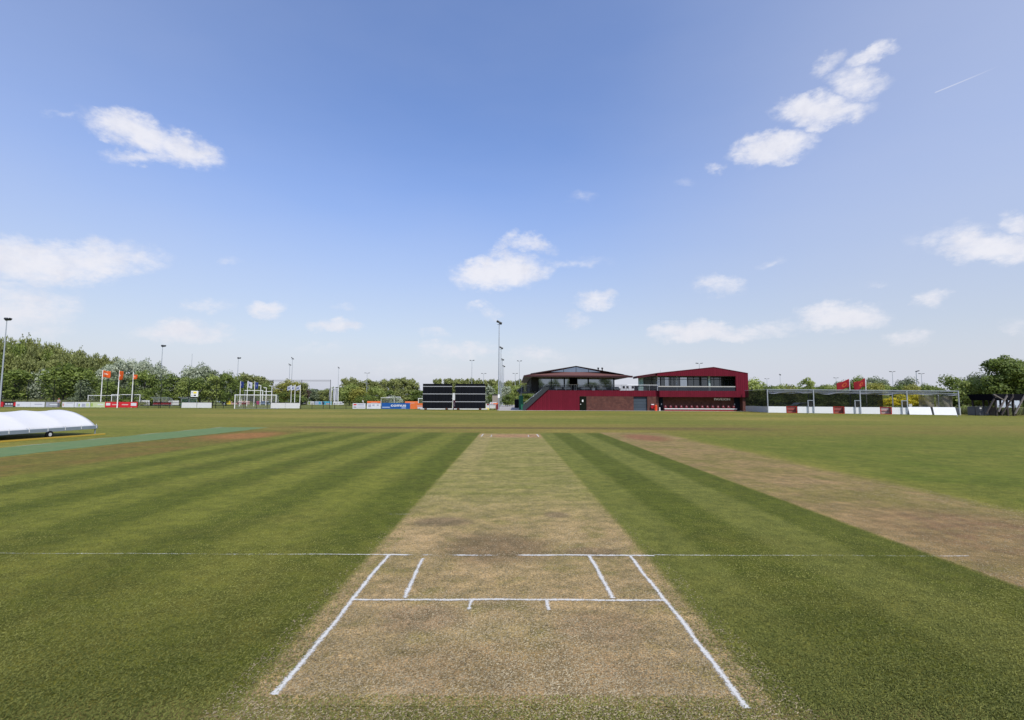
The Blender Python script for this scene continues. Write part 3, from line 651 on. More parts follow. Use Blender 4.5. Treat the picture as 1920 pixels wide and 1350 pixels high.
# grassy bank under the left wood and rough grass
def bank(name, X0, X1, Y0, Y1, h, mat, label):
    rs = np.random.RandomState(3)
    def fn(a, b):
        x = X0+(X1-X0)*a; y = Y0+(Y1-Y0)*b
        return (x, y, .0+h*math.sin(min(1, b*1.6)*math.pi/2)*(.8+.2*math.sin(x*.4))*(math.sin(math.pi*min(max(a*8, 0), .5))*math.sin(math.pi*min(max((1-a)*8, 0), .5)))-.05)
    return tag(grid_obj(name, fn, 60, 10, mat), label, kind='structure')
bmat = flat('rough_grass_soil', (.14, .16, .055), .9, var=.35, scale=1.5, bump=.5, bs=6)
bank('grass_bank', -170, -86, 112, 190, 1.6, bmat, 'grassy bank below the left wood')
def tufts(name, boxes, n, h, mat, label):
    rs = np.random.RandomState(8); V = []; per = n//len(boxes)
    for (x0, x1, y0, y1, z0, z1) in boxes:
        x = rs.uniform(x0, x1, per); y = rs.uniform(y0, y1, per); z = z0+(z1-z0)*(y-y0)/(y1-y0); a = rs.uniform(0, 3.14, per); w = rs.uniform(.03, .09, per); hh = h*rs.uniform(.4, 1.2, per); lx = rs.normal(size=per)*.15
        dx = np.cos(a)*w; dy = np.sin(a)*w
        V.append(np.stack([np.stack([x-dx, y-dy, z], 1), np.stack([x+dx, y+dy, z], 1), np.stack([x+dx*.3+lx, y+dy*.3, z+hh], 1), np.stack([x-dx*.3+lx, y-dy*.3, z+hh], 1)], 1))
    V = np.concatenate(V); o = bpy.data.objects.new(name, np_mesh(name, V.reshape(-1, 3), len(V), mat)); col.objects.link(o); tag(o, label, 'grass', kind='stuff')
tufts('tall_grass', [(-150, -86, 111, 130, -.1, 1.0), (-150, -86, 111, 120, -.1, .6), (gx(1797, 68), gx(1960, 68), 64, 74, 0, .1), (-45, -8, 150, 160, 0, .1)], 60000, .7, LM['grass'], 'tall pale grass along the edges of the grounds')

# ------------------------------------------------------------------ boundary fence, ball-stop net, boards on the left
def fy(x): return 94-(x+97)*.089
fdir = Vector((1, -.089, 0)).normalized()
fx0, fx1 = -104, -15
t = thing('low_fence', 'low black rail fence along the boundary left of the black screens', 'fence', (fx0, fy(fx0), 0))
b = MB(); b.bar((fx0, fy(fx0), 1.08), (fx1, fy(fx1), 1.08), .03); b.bar((fx0, fy(fx0), .12), (fx1, fy(fx1), .12), .02); b.build('rail', blk, t)
x = fx0
while x < fx1: MB().bar((x, fy(x), 0), (x, fy(x), 1.1), .04, n=6).build('post', blk, t); x += 2.08
MB().add([(fx0, fy(fx0)+.02, .1), (fx1, fy(fx1)+.02, .1), (fx1, fy(fx1)+.02, 1.06), (fx0, fy(fx0)+.02, 1.06)], [(0, 1, 2, 3)]).build('wire_mesh', netting('fence_mesh', (.03, .04, .035), .14), t)
t = thing('ball_stop_net', 'high black ball stop net on tall posts behind the low fence', 'net', (fx0, fy(fx0)+1.2, 0))
x = fx0+1.0; xe = gx(646, 89.5); last = None
while x < xe+1: MB().bar((x, fy(x)+1.2, 0), (x, fy(x)+1.2, 5.25), .055, .045, 6).build('post', blk, t); last = x; x += 5.42
b = MB()
for z in (5.2, 5.02): b.bar((fx0+1, fy(fx0+1)+1.2, z), (last, fy(last)+1.2, z), .022, n=5)
b.build('cable', blk, t)
MB().add([(fx0+1, fy(fx0+1)+1.2, .1), (last, fy(last)+1.2, .1), (last, fy(last)+1.2, 5.2), (fx0+1, fy(fx0+1)+1.2, 5.2)], [(0, 1, 2, 3)]).build('netting', netting('ball_net', (.02, .03, .025), .075), t)

def onfence(u):                                    # ground point on the fence line seen at column u
    d = ray(u, 760); k = d.x/d.y; Y = (94-97*.089)/(1+.089*k); return k*Y, Y
def board(u0, u1, mat, label, z0=.10, z1=1.05, marks=(), off=-.07, far=None, group=None, v=None):
    if far is None: (xa, ya), (xb, yb_) = onfence(u0), onfence(u1)
    else: xa, ya, xb, yb_ = gx(u0, far), far, gx(u1, far), far
    t = thing('advertising_board', label, 'advertising board', (xa, ya+off, 0), group)
    d = Vector((xb-xa, yb_-ya, 0)); L = d.length; d.normalize(); n = Vector((-d.y, d.x, 0))
    A = Vector((xa, ya+off, 0)); P = lambda s, z, o=0: A+d*L*s+Vector((0, 0, z))-n*o
    MB().prism([P(0, z0), P(1, z0), P(1, z1), P(0, z1)], n*.03).build('panel', mat, t)
    for (s0, s1, a, c, m) in marks:
        zz0 = z0+(z1-z0)*a; zz1 = z0+(z1-z0)*c
        if isinstance(m, tuple): text_mesh(m[0], (zz1-zz0)*m[2], m[1], 'lettering', t, P(s0, zz0, .006), d, .006, (s1-s0)*L, m[3]*(zz1-zz0))
        else: MB().prism([P(s0, zz0, .004), P(s1, zz0, .004), P(s1, zz1, .004), P(s0, zz1, .004)], n*.003).build('print', m, t)
    return t
bw = flat('board_white', (.62, .63, .66), .5, var=.08); br_ = flat('board_red', (.55, .02, .03), .5, var=.08); bb = flat('board_blue', (.012, .085, .30), .5, var=.08)
bo = flat('board_orange', (.70, .17, .045), .5, var=.08); bg_ = flat('board_green', (.32, .42, .12), .5); blg = flat('board_pale_green', (.50, .56, .33), .5, var=.15); bk = flat('board_black', (.02, .02, .022), .5)
bgr = flat('board_grey', (.30, .31, .34), .6, var=.2); bc = flat('board_cyan', (.10, .42, .58), .5); bm_ = flat('board_magenta', (.50, .03, .16), .5); by = flat('board_yellow', (.75, .60, .06), .5); bnv = flat('board_navy', (.04, .08, .18), .5)
blb = flat('board_pale_blue', (.42, .50, .66), .5, var=.15); pink = flat('board_pink', (.60, .38, .36), .5, var=.2); faint = flat('print_grey', (.36, .37, .44), .6, var=.3); dred = flat('board_dark_red', (.22, .015, .02), .5)
board(-22, 6, br_, 'dark red board cut off by the left edge')
board(6, 30, bk, 'black board with white lettering and red ends, second from the left', marks=[(.0, .1, .1, .95, br_), (.84, 1, .2, .9, br_), (.18, .34, .45, .7, bw), (.38, .56, .45, .7, bw), (.6, .76, .45, .7, bw), (.05, .8, .05, .25, bgr)])
board(30, 57, bw, 'long white board with a small round grey emblem at its left end', marks=[(.08, .28, .15, .6, faint)])
board(57.5, 84, bw, 'white board with faint grey lettering left of the person in the red cap', marks=[(.3, .85, .45, .62, faint)])
board(86, 112, bgr, 'pale grey board directly left of the person in the red cap', marks=[(.05, .2, .2, .8, faint), (.3, .95, .4, .6, bw)])
board(117, 139, bw, 'white board right of the person in the red cap', marks=[(.05, .16, .2, .7, pink), (.35, .9, .75, .88, faint)])
board(140, 169, bw, 'white board with green squares left of the first flagpole', marks=[(.15, .22, .1, .85, faint), (.26, .36, .1, .7, bg_), (.48, .72, .1, .7, faint), (.76, .95, .15, .8, blg)])
board(170, 197, blg, 'pale green board between the first flagpole and the red board', marks=[(.02, .18, .15, .8, bg_), (.5, .9, .45, .65, bw)])
board(197.5, 258, br_, 'long bright red board with white logos under the orange flags', z1=1.12, marks=[(.03, .16, .35, .8, bw), (.22, .42, .42, .6, pink), (.52, .72, .42, .6, pink), (.8, .97, .3, .82, bw)])
board(341, 369, offw, 'white board low on the fence left of the scoreboard post'); board(370, 397, offw, 'white board low on the fence right of the scoreboard post')
board(508, 535, offw, 'plain white board behind the right post of the near goal'); board(535.5, 562, offw, 'plain white board right of the near goal')
board(661.5, 685.5, bw, 'white board with red and dark bars as a logo', marks=[(.06, .3, .62, .86, br_), (.06, .3, .22, .36, bk), (.36, .9, .6, .84, faint), (.36, .95, .22, .38, faint)])
board(688, 714, bw, 'white board with faint grey print left of the blue board', marks=[(.1, .3, .3, .8, faint), (.4, .55, .5, .8, faint), (.72, .86, .55, .8, faint)])
board(715.5, 769, bb, 'blue board with large white comus lettering', z1=1.14, marks=[(.33, .86, .38, .62, ('comus', white, 2.9, .035)), (.03, .3, .2, .33, blb), (.7, .86, .10, .22, blb)])
board(769.5, 800, bo, 'orange and white board partly behind the left black screen', z1=1.1, marks=[(.45, .98, .02, .35, bw), (.4, .8, .45, .6, pink)])
# boards across the next field
FR = 150
board(250, 281, offw, 'far white board behind the third flagpole', z0=.15, z1=1.35, far=118); board(283, 336, offw, 'far white board behind the red seats of the dugout', z0=.2, z1=1.3, far=121.5)
for (u0, u1, m, lab, mk) in [
  (374, 388, bgr, 'far grey board with a red square right of the scoreboard', [(.0, .3, .2, .9, br_)]),
  (388, 424, blb, 'far pale blue board with faint lettering', [(.1, .4, .25, .5, faint), (.5, .95, .25, .5, faint)]),
  (425, 433, by, 'small bright yellow board left of the near goal', []), (433, 441, pink, 'far sand coloured board left of the near goal', []),
  (442, 468, pink, 'far pink and red board behind the near goal', [(.1, .8, .0, .45, dred)]),
  (481, 486, bm_, 'small magenta board behind the near goal', []), (486, 500, bnv, 'far dark blue grey board behind the near goal', [(.2, .8, .3, .6, blb)]), (501, 511, blb, 'far pale board behind the right half of the near goal', [(.0, .3, .1, .9, bnv)]),
  (523, 528, bw, 'small white board left of the red board on the far side', []), (528.3, 534, orgp, 'small red board across the far field', []), (534.5, 545, bw, 'far white board under the white flags', []),
  (545.5, 557, bgr, 'far grey board right of the white flags', [(.1, .8, .3, .6, pink)]), (557.5, 575, bk, 'far black board with pale lettering', [(.1, .9, .25, .6, bgr)]),
  (577, 589, bw, 'far white board with a lime green spot', [(.1, .4, .1, .9, bg_)]), (590, 604, blb, 'far pale blue board with a cyan spot', [(.55, .85, .1, .9, bc)]),
  (605, 622, bc, 'far cyan and red board left of the banner poles', [(.0, .2, .1, .9, bnv), (.4, .8, .1, .4, pink)]), (624.5, 633, bw, 'far white board at the foot of the banner poles', []), (634, 645, bw, 'far white board with small grey print right of the banner poles', [(.3, .6, .3, .7, faint)]),
  (688.5, 713.5, orgp, 'orange board with white lettering left of the middle goal', [(.3, .75, .3, .65, bw)]), (759.5, 784, orgp, 'orange board with white lettering right of the middle goal', [(.25, .75, .3, .65, bw)])]:
    dd = 128 if u0 > 680 else FR; board(u0, u1, m, lab, z0=.12, z1=1.08 if u0 < 680 else 1.30, marks=mk, far=dd, off=0)

# ------------------------------------------------------------------ goals
def goal(u0, u1, Y, label, h=2.44, depth=1.4, r=.07, net=.16, side=1):
    xa, xb = gx(u0, Y), gx(u1, Y); t = thing('goal', label, 'goal', (xa, Y, 0), None)
    b = MB(); b.bar((xa, Y, 0), (xa, Y, h), r).bar((xb, Y, 0), (xb, Y, h), r).bar((xa-r, Y, h), (xb+r, Y, h), r); b.build('frame', white, t)
    b = MB()
    for x in (xa, xb): b.bar((x, Y, h-.03), (x, Y+depth*.45, h-.05), .03, n=5).bar((x, Y+depth*.45, h-.05), (x, Y+depth, .03), .03, n=5).bar((x, Y, .03), (x, Y+depth, .03), .03, n=5)
    b.bar((xa, Y+depth, .04), (xb, Y+depth, .04), .03, n=5); b.build('stanchion', galv, t)
    b = MB(); p = [(Y, h), (Y+depth*.45, h-.06), (Y+depth, .05)]
    for (y0, z0), (y1, z1) in zip(p, p[1:]): b.add([(xa, y0, z0), (xb, y0, z0), (xb, y1, z1), (xa, y1, z1)], [(0, 1, 2, 3)])
    for x in (xa, xb): b.add([(x, Y, 0)]+[(x, y, z) for y, z in p], [(0, 1, 2, 3)])
    b.build('net', MC.setdefault('gnet', netting('goal_net', (.6, .6, .6), net)), t); return t
goal(440.5, 517.5, 89.4, 'near white goal standing at the low fence, left of the white flags')
goal(165, 224, 119, 'left goal behind the orange flags', depth=2.2); goal(209, 262, 117.2, 'goal behind the second and third orange flagpoles', depth=2.2, h=2.65)
goal(704, 750.5, 142, 'large white goal behind the blue board', net=.12); goal(714.5, 739, 139.5, 'narrow inner goal in front of the large goal behind the blue board', h=2.2, net=.1)
goal(784.5, 800, 122, 'goal half hidden by the left black screen', h=2.0)

# ------------------------------------------------------------------ floodlight masts
def mast_proto(kind):
    t = thing('floodlight_mast', '', 'floodlight mast', (0, 0, 0)); hgt = 15.5
    b = MB(); b.bar((0, 0, 0), (0, 0, 5), .15, .125, 10).bar((0, 0, 5), (0, 0, hgt), .125, .065, 10); b.build('pole', galv, t)
    if kind == 'thin':
        return t
    if kind == 'near':                             # heads side by side facing the field, seen end on
        MB().bar((-.45, -.05, hgt-.12), (.45, .05, hgt-.12), .05).build('crossarm', galv, t)
        for s in (-1, 1): MB().obox((s*.24+.02, -.12, hgt+.24-s*.13), (1, 0, -.42), .25, .26, .09, R(-20)).build('lamp', lampm, t)
    elif kind == 'side':
        MB().bar((-.2, 0, hgt-.1), (.75, 0, hgt-.05), .05).build('crossarm', galv, t)
        MB().obox((.05, -.1, hgt+.15), (1, .2, 0), .30, .26, .14, R(-30)).build('lamp', lampm, t); MB().obox((.72, -.1, hgt+.16), (1, -.3, .6), .22, .22, .08, R(-20)).build('lamp', lampm, t)
    else:                                          # T head: a lamp each side
        MB().bar((-.75, 0, hgt), (.75, 0, hgt), .05).build('crossarm', galv, t)
        for s in (-1, 1): MB().obox((s*.72, 0, hgt+.06), (1, 0, .15*s), .40, .28, .10).build('lamp', lampm, t)
    return t
PR = {}
def mast(u, v, Hm, kind, label, base_u=None, thick=1.0):
    """distance from the height of the mast and the row of its top"""
    Y = 60.0
    for _ in range(60):
        z = gz(u, v, Y); Y += (Hm-z)*F/500*.5
    if kind not in PR: PR[kind] = mast_proto(kind); o = PR[kind]
    else: o = copy_tree(PR[kind])
    o.location = (at(u, v, Y).x, Y, 0); o.scale = (thick, thick, Hm/15.6); o['label'] = label; o['group'] = 'floodlight masts around the sports fields'; return o
mast(13, 599, 16.5, 'side', 'floodlight mast cut by the left edge, in front of the wood')
mast(305, 649, 16.5, 'side', 'tall floodlight mast right of the three orange flags')
mast(447, 672, 16.5, 'side', 'floodlight mast left of the blue and white flags')
mast(360.5, 663, 16.5, 'thin', 'thin mast without lamps behind the scoreboard', thick=.7)
mast(548.5, 673, 16.5, 'near', 'taller mast of the pair behind the white flags', thick=.9); mast(543.5, 685, 15, 'near', 'shorter mast of the pair behind the white flags')
mast(635, 691, 15.5, 'near', 'faint thin mast right of the banner poles', thick=.8); mast(688.5, 701, 12, 'tee', 'slim grey mast beside the white logo board', thick=.9)
mast(885, 676, 16, 'tee', 'thin far mast with a double lamp above the right black screen', thick=.8); mast(907, 702, 13, 'tee', 'smallest far mast above the right end of the black screens')
m0 = mast(936, 606, 15.5, 'near', 'tallest floodlight mast, right of the black screens', thick=1.0)
mast(939.5, 653, 15.5, 'near', 'second floodlight mast in the row beside the path', thick=1.1); mast(942, 675, 15.5, 'near', 'third floodlight mast in the row beside the path', thick=1.2); mast(944.5, 688, 15.5, 'near', 'fourth and farthest mast in the row beside the path', thick=1.2)
mast(974, 677, 16, 'tee', 'far double lamp mast just left of the clubhouse roof', thick=.8); mast(966, 702, 13, 'tee', 'small far mast left of the clubhouse')
mast(1311, 681.5, 14, 'tee', 'double lamp head peeping over the red pavilion gable', thick=1.0); mast(1238, 694, 13, 'thin', 'thin rod peeping over the left end of the red pavilion roof', thick=.6)
mast(1462.5, 705, 14, 'near', 'thin far mast behind the left part of the sports cage', thick=.8); mast(1438, 713, 13, 'tee', 'smallest far mast right of the pavilion'); mast(1567.5, 711, 13, 'tee', 'thin far mast left of the left red flag')
mast(1673, 698, 14, 'tee', 'far double lamp mast right of the red flags'); mast(1727.5, 702, 13, 'tee', 'far double lamp mast behind the street lamp')
# white boxes on masts
MB().box(gx(935, 83.5)-.14, gx(935, 83.5)+.2, 83.25, 83.6, gz(936, 746, 83.5), gz(936, 739.5, 83.5)).build('electric_box', white, None)
tag(bpy.data.objects['electric_box'], 'white box fixed to the tallest floodlight mast', 'electric box')
# street lamp right
Y = 105; t = thing('street_lamp', 'single arm street lamp behind the sports cage', 'street lamp', (gx(1721, Y), Y, 0)); X = gx(1721, Y); zt = gz(1721, 696, Y)
MB().bar((X, Y, 0), (X, Y, zt), .10, .06).build('pole', galv, t); MB().obox((X+.28, Y, zt+.02), (1, 0, .25), .34, .16, .08).build('lamp_head', lampm, t)
# white lamp posts left
for (u, v, lab) in [(488, 723, 'white lamp post behind the near goal, with a double head'), (498.5, 727, 'white lamp post right of the double headed one'), (509, 724, 'white lamp post nearest the yellowish trees'), (452, 725, 'white lamp post beside the blue flag')]:
    Y = 138; t = thing('lamp_post', lab, 'lamp post', (gx(u, Y), Y, 0)); X = gx(u, Y); zt = gz(u, v, Y)
    MB().bar((X, Y, 0), (X, Y, zt), .12, .09).build('pole', white, t); MB().obox((X-.35, Y, zt+.05), (1, 0, -.2), .4, .15, .09).build('lamp_head', offw, t)

# ------------------------------------------------------------------ flags
def flagmat(name, c, c2=None, kind=0):
    m, nt, b, out = newmat(name); p = objco(nt); uvn = nt.nodes.new('ShaderNodeUVMap'); ux, uy, _ = sep(nt, S(nt, uvn.outputs[0]))
    cc = mixc(nt, 0.0, c, c)
    if kind == 1: cc = mixc(nt, ux.band(.2, .75, .04)*uy.band(.42, .68, .03)*noise(nt, S(nt, uvn.outputs[0]), 9, 0).step(.42, .46), c, c2)
    if kind == 2: d = ((ux-.5)*(ux-.5)*2+(uy-.5)*(uy-.5)*2); cc = mixc(nt, d.step(.04, .1, 1, 0)*noise(nt, S(nt, uvn.outputs[0]), 7, 1).step(.3, .5), c, c2)
    if kind == 3: d = ((ux-.45)*(ux-.45)+(uy-.5)*(uy-.5)*.8); cc = mixc(nt, (d.f('SQRT')-.17).f('ABSOLUTE').step(.03, .06, 1, 0), c, c2)
    nt.links.new(cc.k, b.inputs['Base Color']); b.inputs['Roughness'].default_value = .8
    t = nt.nodes.new('ShaderNodeBsdfTranslucent'); nt.links.new(cc.k, t.inputs[0]); mx = nt.nodes.new('ShaderNodeMixShader'); mx.inputs[0].default_value = .35
    nt.links.new(b.outputs[0], mx.inputs[1]); nt.links.new(t.outputs[0], mx.inputs[2]); nt.links.new(mx.outputs[0], out.inputs[0]); return m
def flagpole(u, vt, Y, mat, label, W, Hf, drop=0, dirn=1, wave=.18, ub=None, r=.075, foldy=.3, group=None, top=.1):
    X = gx(u, Y); zt = gz(u, vt, Y); t = thing('flagpole', label, 'flagpole', (X, Y, 0), group)
    MB().bar((X, Y, 0), (X, Y, zt), r*1.25, r*.8, 8).build('pole', white, t)
    def fn(a, b):
        q = a*W; return (X+dirn*(r+q*(1-.1*math.sin(a*5))), Y+foldy*math.sin(a*7+b*1.5)*wave*3*a, zt-top-Hf*(1-b)*(1-.12*a)-drop*a**1.3+wave*.35*math.sin(a*6+b*2)*a)
    o = grid_obj('flag', fn, 18, 10, mat, t, .01)
    uv = o.data.uv_layers.new(name='UVMap')
    for lp in o.data.loops:
        i = lp.vertex_index % 19; j = lp.vertex_index//19; uv.data[lp.index].uv = (i/18, j/10)
    return t
of = flagmat('orange_flag', (.78, .13, .015), (.85, .7, .6), 1); bf = flagmat('blue_flag', (.02, .045, .24), (.3, .35, .5), 2); wf = flagmat('white_flag', (.62, .64, .72), (.03, .06, .28), 2); rf = flagmat('red_flag', (.36, .010, .018), (.58, .12, .03), 3)
G1 = 'orange flags behind the red board'
flagpole(189, 693.5, 96, of, 'leftmost orange flag, blown out fully with white lettering', 1.25, 1.35, .25, 1, ub=187, group=G1)
flagpole(220.5, 694.5, 91.2, of, 'middle orange flag, hanging narrow against its pole', .28, 1.75, .1, 1, group=G1, foldy=.9); flagpole(247, 697.5, 96, of, 'right orange flag, half furled at its pole', .45, .9, .05, 1, top=.5, group=G1, foldy=.6)
G2 = 'three flags behind the near goal'
flagpole(449.5, 714, 120, bf, 'left blue flag behind the near goal', .45, 1.6, .2, 1, group=G2, foldy=.9); flagpole(463, 714, 120, wf, 'white flag with a blue emblem between two blue flags', .9, 1.6, .4, 1, group=G2); flagpole(476.3, 714.5, 120, bf, 'right blue flag behind the near goal', .65, 1.7, .1, 1, top=.25, group=G2)
G3 = 'white and blue flags beside the mast pair'
for (u, lab) in [(545.5, 'leftmost white and blue flag beside the pair of masts'), (552.5, 'middle white and blue flag beside the pair of masts'), (562.3, 'right white and blue flag beside the pair of masts')]:
    flagpole(u, 721.5, 128, wf, lab, 1.0, 1.2, .45, -1, group=G3)
flagpole(1594.5, 709.5, 76, rf, 'left red flag flying to the left above the sports cage', 1.75, 1.3, 1.0-.25, -1, ub=1602, r=.06, wave=.1); flagpole(1624.6, 708, 74, rf, 'right red flag, more crumpled, above the sports cage', 1.45, 1.25, .75, -1, r=.06, wave=.3)
# banner poles
for (u, lab) in [(618.5, 'left grey banner pole in the far field'), (625.5, 'middle grey banner pole in the far field'), (630.5, 'widest grey banner pole beside the thin mast')]:
    Y = 150; X = gx(u, Y); zt = gz(u, 727.5, Y); w = .55 if u < 630 else .95
    t = thing('banner_pole', lab, 'banner pole', (X, Y, 0)); MB().bar((X+w*.6, Y, 0), (X+w*.6, Y, zt+.1), .09).build('pole', white, t)
    grid_obj('banner', lambda a, b: (X-w*.5+w*a, Y+.05*math.sin(a*5+b*9), zt-(zt-1.2)*(1-b)), 4, 12, flat('banner_cloth', (.33, .34, .37), .8), t, .01)
# white portal frames
for (u0, u1, v, lab) in [(458, 492, 732.6, 'wide white steel portal frame behind the near goal'), (498.5, 511, 734.5, 'narrow white steel portal frame behind the near goal')]:
    Y = 160; xa, xb, z = gx(u0, Y), gx(u1, Y), gz(u0, v, Y); t = thing('portal_frame', lab, 'steel frame', (xa, Y, 0))
    b = MB(); b.beam((xa, Y, 0), (xa, Y, z), .2).beam((xb, Y, 0), (xb, Y, z), .2); b.build('post', white, t); MB().beam((xa-.6, Y, z+.1), (xb+.1, Y, z+.1), .2).build('beam', white, t)
# beige low building behind the near goal
Y = 175; t = thing('low_building', 'low beige building with grey windows behind the near goal', 'building', (gx(466, Y), Y, 0))
MB().box(gx(466, Y), gx(500, Y), Y, Y+8, 0, gz(480, 737, Y)).build('wall', flat('beige_wall', (.42, .36, .25), .8), t)
for u in (470, 478, 486.5, 493): MB().box(gx(u, Y), gx(u+4.5, Y), Y-.06, Y-.01, gz(u, 747, Y), gz(u, 740, Y)).build('window', dgl, t)
MB().box(gx(465, Y), gx(501, Y), Y-.3, Y+8.3, gz(480, 737, Y)+.003, gz(480, 736, Y)).build('roof', offw, t)

# scoreboard
X, Y = onfence(370.5); Y += .6; t = thing('scoreboard', 'white scoreboard panel with a yellow block on a dark post', 'scoreboard', (X, Y, 0))
MB().beam((X, Y, 0), (X, Y, gz(370, 745, Y)), .16).beam((gx(357, Y), Y, gz(364, 745.2, Y)), (gx(373.5, Y), Y, gz(364, 745.2, Y)), .12).build('post', blk, t)
za, zb = gz(364, 744, Y), gz(364, 733, Y); xa, xb = gx(358, Y), gx(371, Y); MB().box(xa, xb, Y-.12, Y+.05, za, zb).build('panel', white, t)
pr = lambda a, c, d, e, m: MB().box(xa+(xb-xa)*a, xa+(xb-xa)*c, Y-.14, Y-.123, za+(zb-za)*d, za+(zb-za)*e).build('display', m, t)
pr(.36, .82, .55, .88, by); pr(.42, .76, .16, .36, bk); pr(.1, .26, .16, .36, faint); pr(.1, .28, .6, .85, faint)

# dugouts
def dugout(u0, u1, Y, vt, label, seats, c):
    xa, xb, z = gx(u0, Y), gx(u1, Y), gz(u0, vt, Y); t = thing('dugout', label, 'dugout', (xa, Y, 0))
    b = MB()
    for x in (xa, (xa+xb)/2, xb): b.bar((x, Y, 0), (x, Y, z-.3), .04, n=6).bar((x, Y, z-.3), (x, Y-1.0, z), .04, n=6)
    b.bar((xa, Y-1, z), (xb, Y-1, z), .04, n=6).bar((xa, Y, z-.3), (xb, Y, z-.3), .04, n=6); b.build('frame', galv, t)
    MB().add([(xa, Y, .1), (xb, Y, .1), (xb, Y, z-.3), (xa, Y, z-.3)], [(0, 1, 2, 3)]).build('back_panel', netting('clear_sheet_'+str(int(u0)), c, .35), t)
    MB().box(xa+.1, xb-.1, Y-.5, Y-.1, .35, .42).build('bench', galv, t)
    n = seats; 
    for i in range(n):
        x = xa+.3+(xb-xa-.6)*i/(n-1); m = MB().box(x-.2, x+.2, Y-.55, Y-.12, .43, .50); m.box(x-.2, x+.2, Y-.17, Y-.1, .50, .95); m.build('seat', flat('seat_dark_red', (.20, .02, .025), .5) if c[0] > .1 else flat('seat_green', (.06, .2, .1), .5), t)
dugout(288, 323, 112, 745.2, 'long dugout with dark red seats right of the tall floodlight mast', 9, (.2, .2, .22)); dugout(340, 369, 108, 745, 'dugout with green seats behind the scoreboard', 6, (.05, .12, .09))

# sight screens
def screen(u0, u1, Y, label):
    xa, xb = gx(u0, Y), gx(u1, Y); t = thing('sight_screen', label, 'sight screen', (xa, Y, 0), 'black sight screens'); u = u0
    zt = gz(u0, 719.8, Y); lv = [gz(u0, v, Y) for v in (766.2, 753.2, 738.5, 724.5, 720)]
    slat = MC.get('slat') or clad('screen_slats', (.0045, .0055, .009), .55, 0, .55); MC['slat'] = slat
    for z0, z1 in zip(lv, lv[1:]):
        MB().box(xa, xb, Y, Y+.06, z0+.058, z1-.058).build('slat_panel', slat, t)
    b = MB()
    for z in lv[:-1]: b.box(xa-.02, xb+.02, Y-.03, Y+.09, z-.085, z+.095)
    b.box(xa-.02, xb+.02, Y-.02, Y+.07, lv[-1]-.087, lv[-1]+.0)
    MB().box(xa, xb, Y-.03, Y+.07, lv[-1]-.08, lv[-1]+.05).build('top_panel', slat, t)
    b = MB()
    for z in lv[1:-1]: b.box(xa-.02, xb+.02, Y-.04, Y+.10, z-.055, z+.055)
    b.build('rail', flat('screen_rail', (.36, .37, .38), .6), t)
    b = MB(); b.box(xa-.35, xb+.35, Y-.12, Y+.1, .10, .26); b.box(xa-.35, xb+.35, Y+1.5, Y+1.6, .10, .26)
    for x in (xa+.4, (xa+xb)/2, xb-.4): b.beam((x, Y+1.55, .2), (x, Y+.1, zt-.8), .07)
    for x in (xa-.3, xb+.3): b.beam((x, Y-.1, .18), (x, Y+1.55, .18), .08)
    b.build('base_frame', offw, t)
    for x in (xa+.55, xb-.85):
        for y in (Y-.24, Y+1.62):
            w = MB().cylx((x, y, .21), .21, .12, 16, (0, 1, 0)).build('wheel', blk, t); MB().cylx((x, y, .21), .10, .14, 12, (0, 1, 0)).build('rim', flat('rust_rim', (.22, .08, .04), .7), w)
screen(792.5, 847.5, 83.6, 'left black sight screen on wheels beside the blue board'); screen(853.5, 910, 83.6, 'right black sight screen on wheels beside the tallest mast')
Y = 85.5; t = thing('pennant', 'narrow red and white banner seen through the gap between the screens', 'banner', (gx(850.5, Y), Y, 0))
MB().bar((gx(850, Y), Y, 0), (gx(850, Y), Y, 1.7), .03).build('pole', offw, t); grid_obj('cloth', lambda a, b: (gx(850.1, Y)+.42*a*(1-.3*b), Y+.04*math.sin(b*8), .15+1.5*b), 3, 8, flat('pennant_red', (.35, .02, .05), .7), t, .01)
MB().box(gx(851, Y)+.05, gx(851, Y)+.16, Y-.06, Y-.045, .55, 1.25).build('stripe', white, t)
tag(MB().box(gx(848.5, 92), gx(852.6, 92), 92, 92.6, 0, gz(850, 737, 92)).build('equipment_cupboard', offw), 'tall pale cupboard seen between the two black screens', 'cupboard')

# things between screens and clubhouse
t = thing('water_tank', 'pale grey wheeled tank right of the black screens', 'tank', (gx(918, 88), 88, 0)); xa, xb = gx(918, 88), gx(929, 88)
MB().box(xa, xb, 88, 88.8, .22, gz(920, 759, 88)).build('body', offw, t); MB().box(xa-.02, xb+.02, 87.95, 88.85, gz(920, 759, 88)+.003, gz(920, 758.5, 88)+.05).build('lid', galv, t)
for x in (xa+.15, xb-.15): MB().cylx((x, 88.1, .11), .11, .08, 12).build('wheel', blk, t)
board(911, 917.5, bw, 'short white board with a red corner right of the black screens', far=86.5, marks=[(.3, .9, .72, .98, dred)], off=0)
t = thing('grit_box', 'small yellow box on the grass right of the black screens', 'box', (gx(911, 85.2), 85.2, 0)); MB().box(gx(911, 85.2), gx(916.5, 85.2), 85.2, 85.6, 0, .24).build('body', by, t); MB().prism([(gx(911, 85.2)-.02, 85.17, .243), (gx(916.5, 85.2)+.02, 85.17, .243), (gx(916.5, 85.2)+.02, 85.63, .33), (gx(911, 85.2)-.02, 85.63, .33)], (0, 0, .03)).build('lid', by, t)
t = thing('barrier_panel', 'dark red barrier panel beside the tallest mast', 'barrier', (gx(930, 86), 86, 0)); MB().prism([(gx(930, 86), 86, .05), (gx(930, 86), 86, gz(930, 759, 86)), (gx(936, 90), 90, 1.15), (gx(936, 90), 90, .05)], (.05, 0, 0)).build('panel', dred, t)
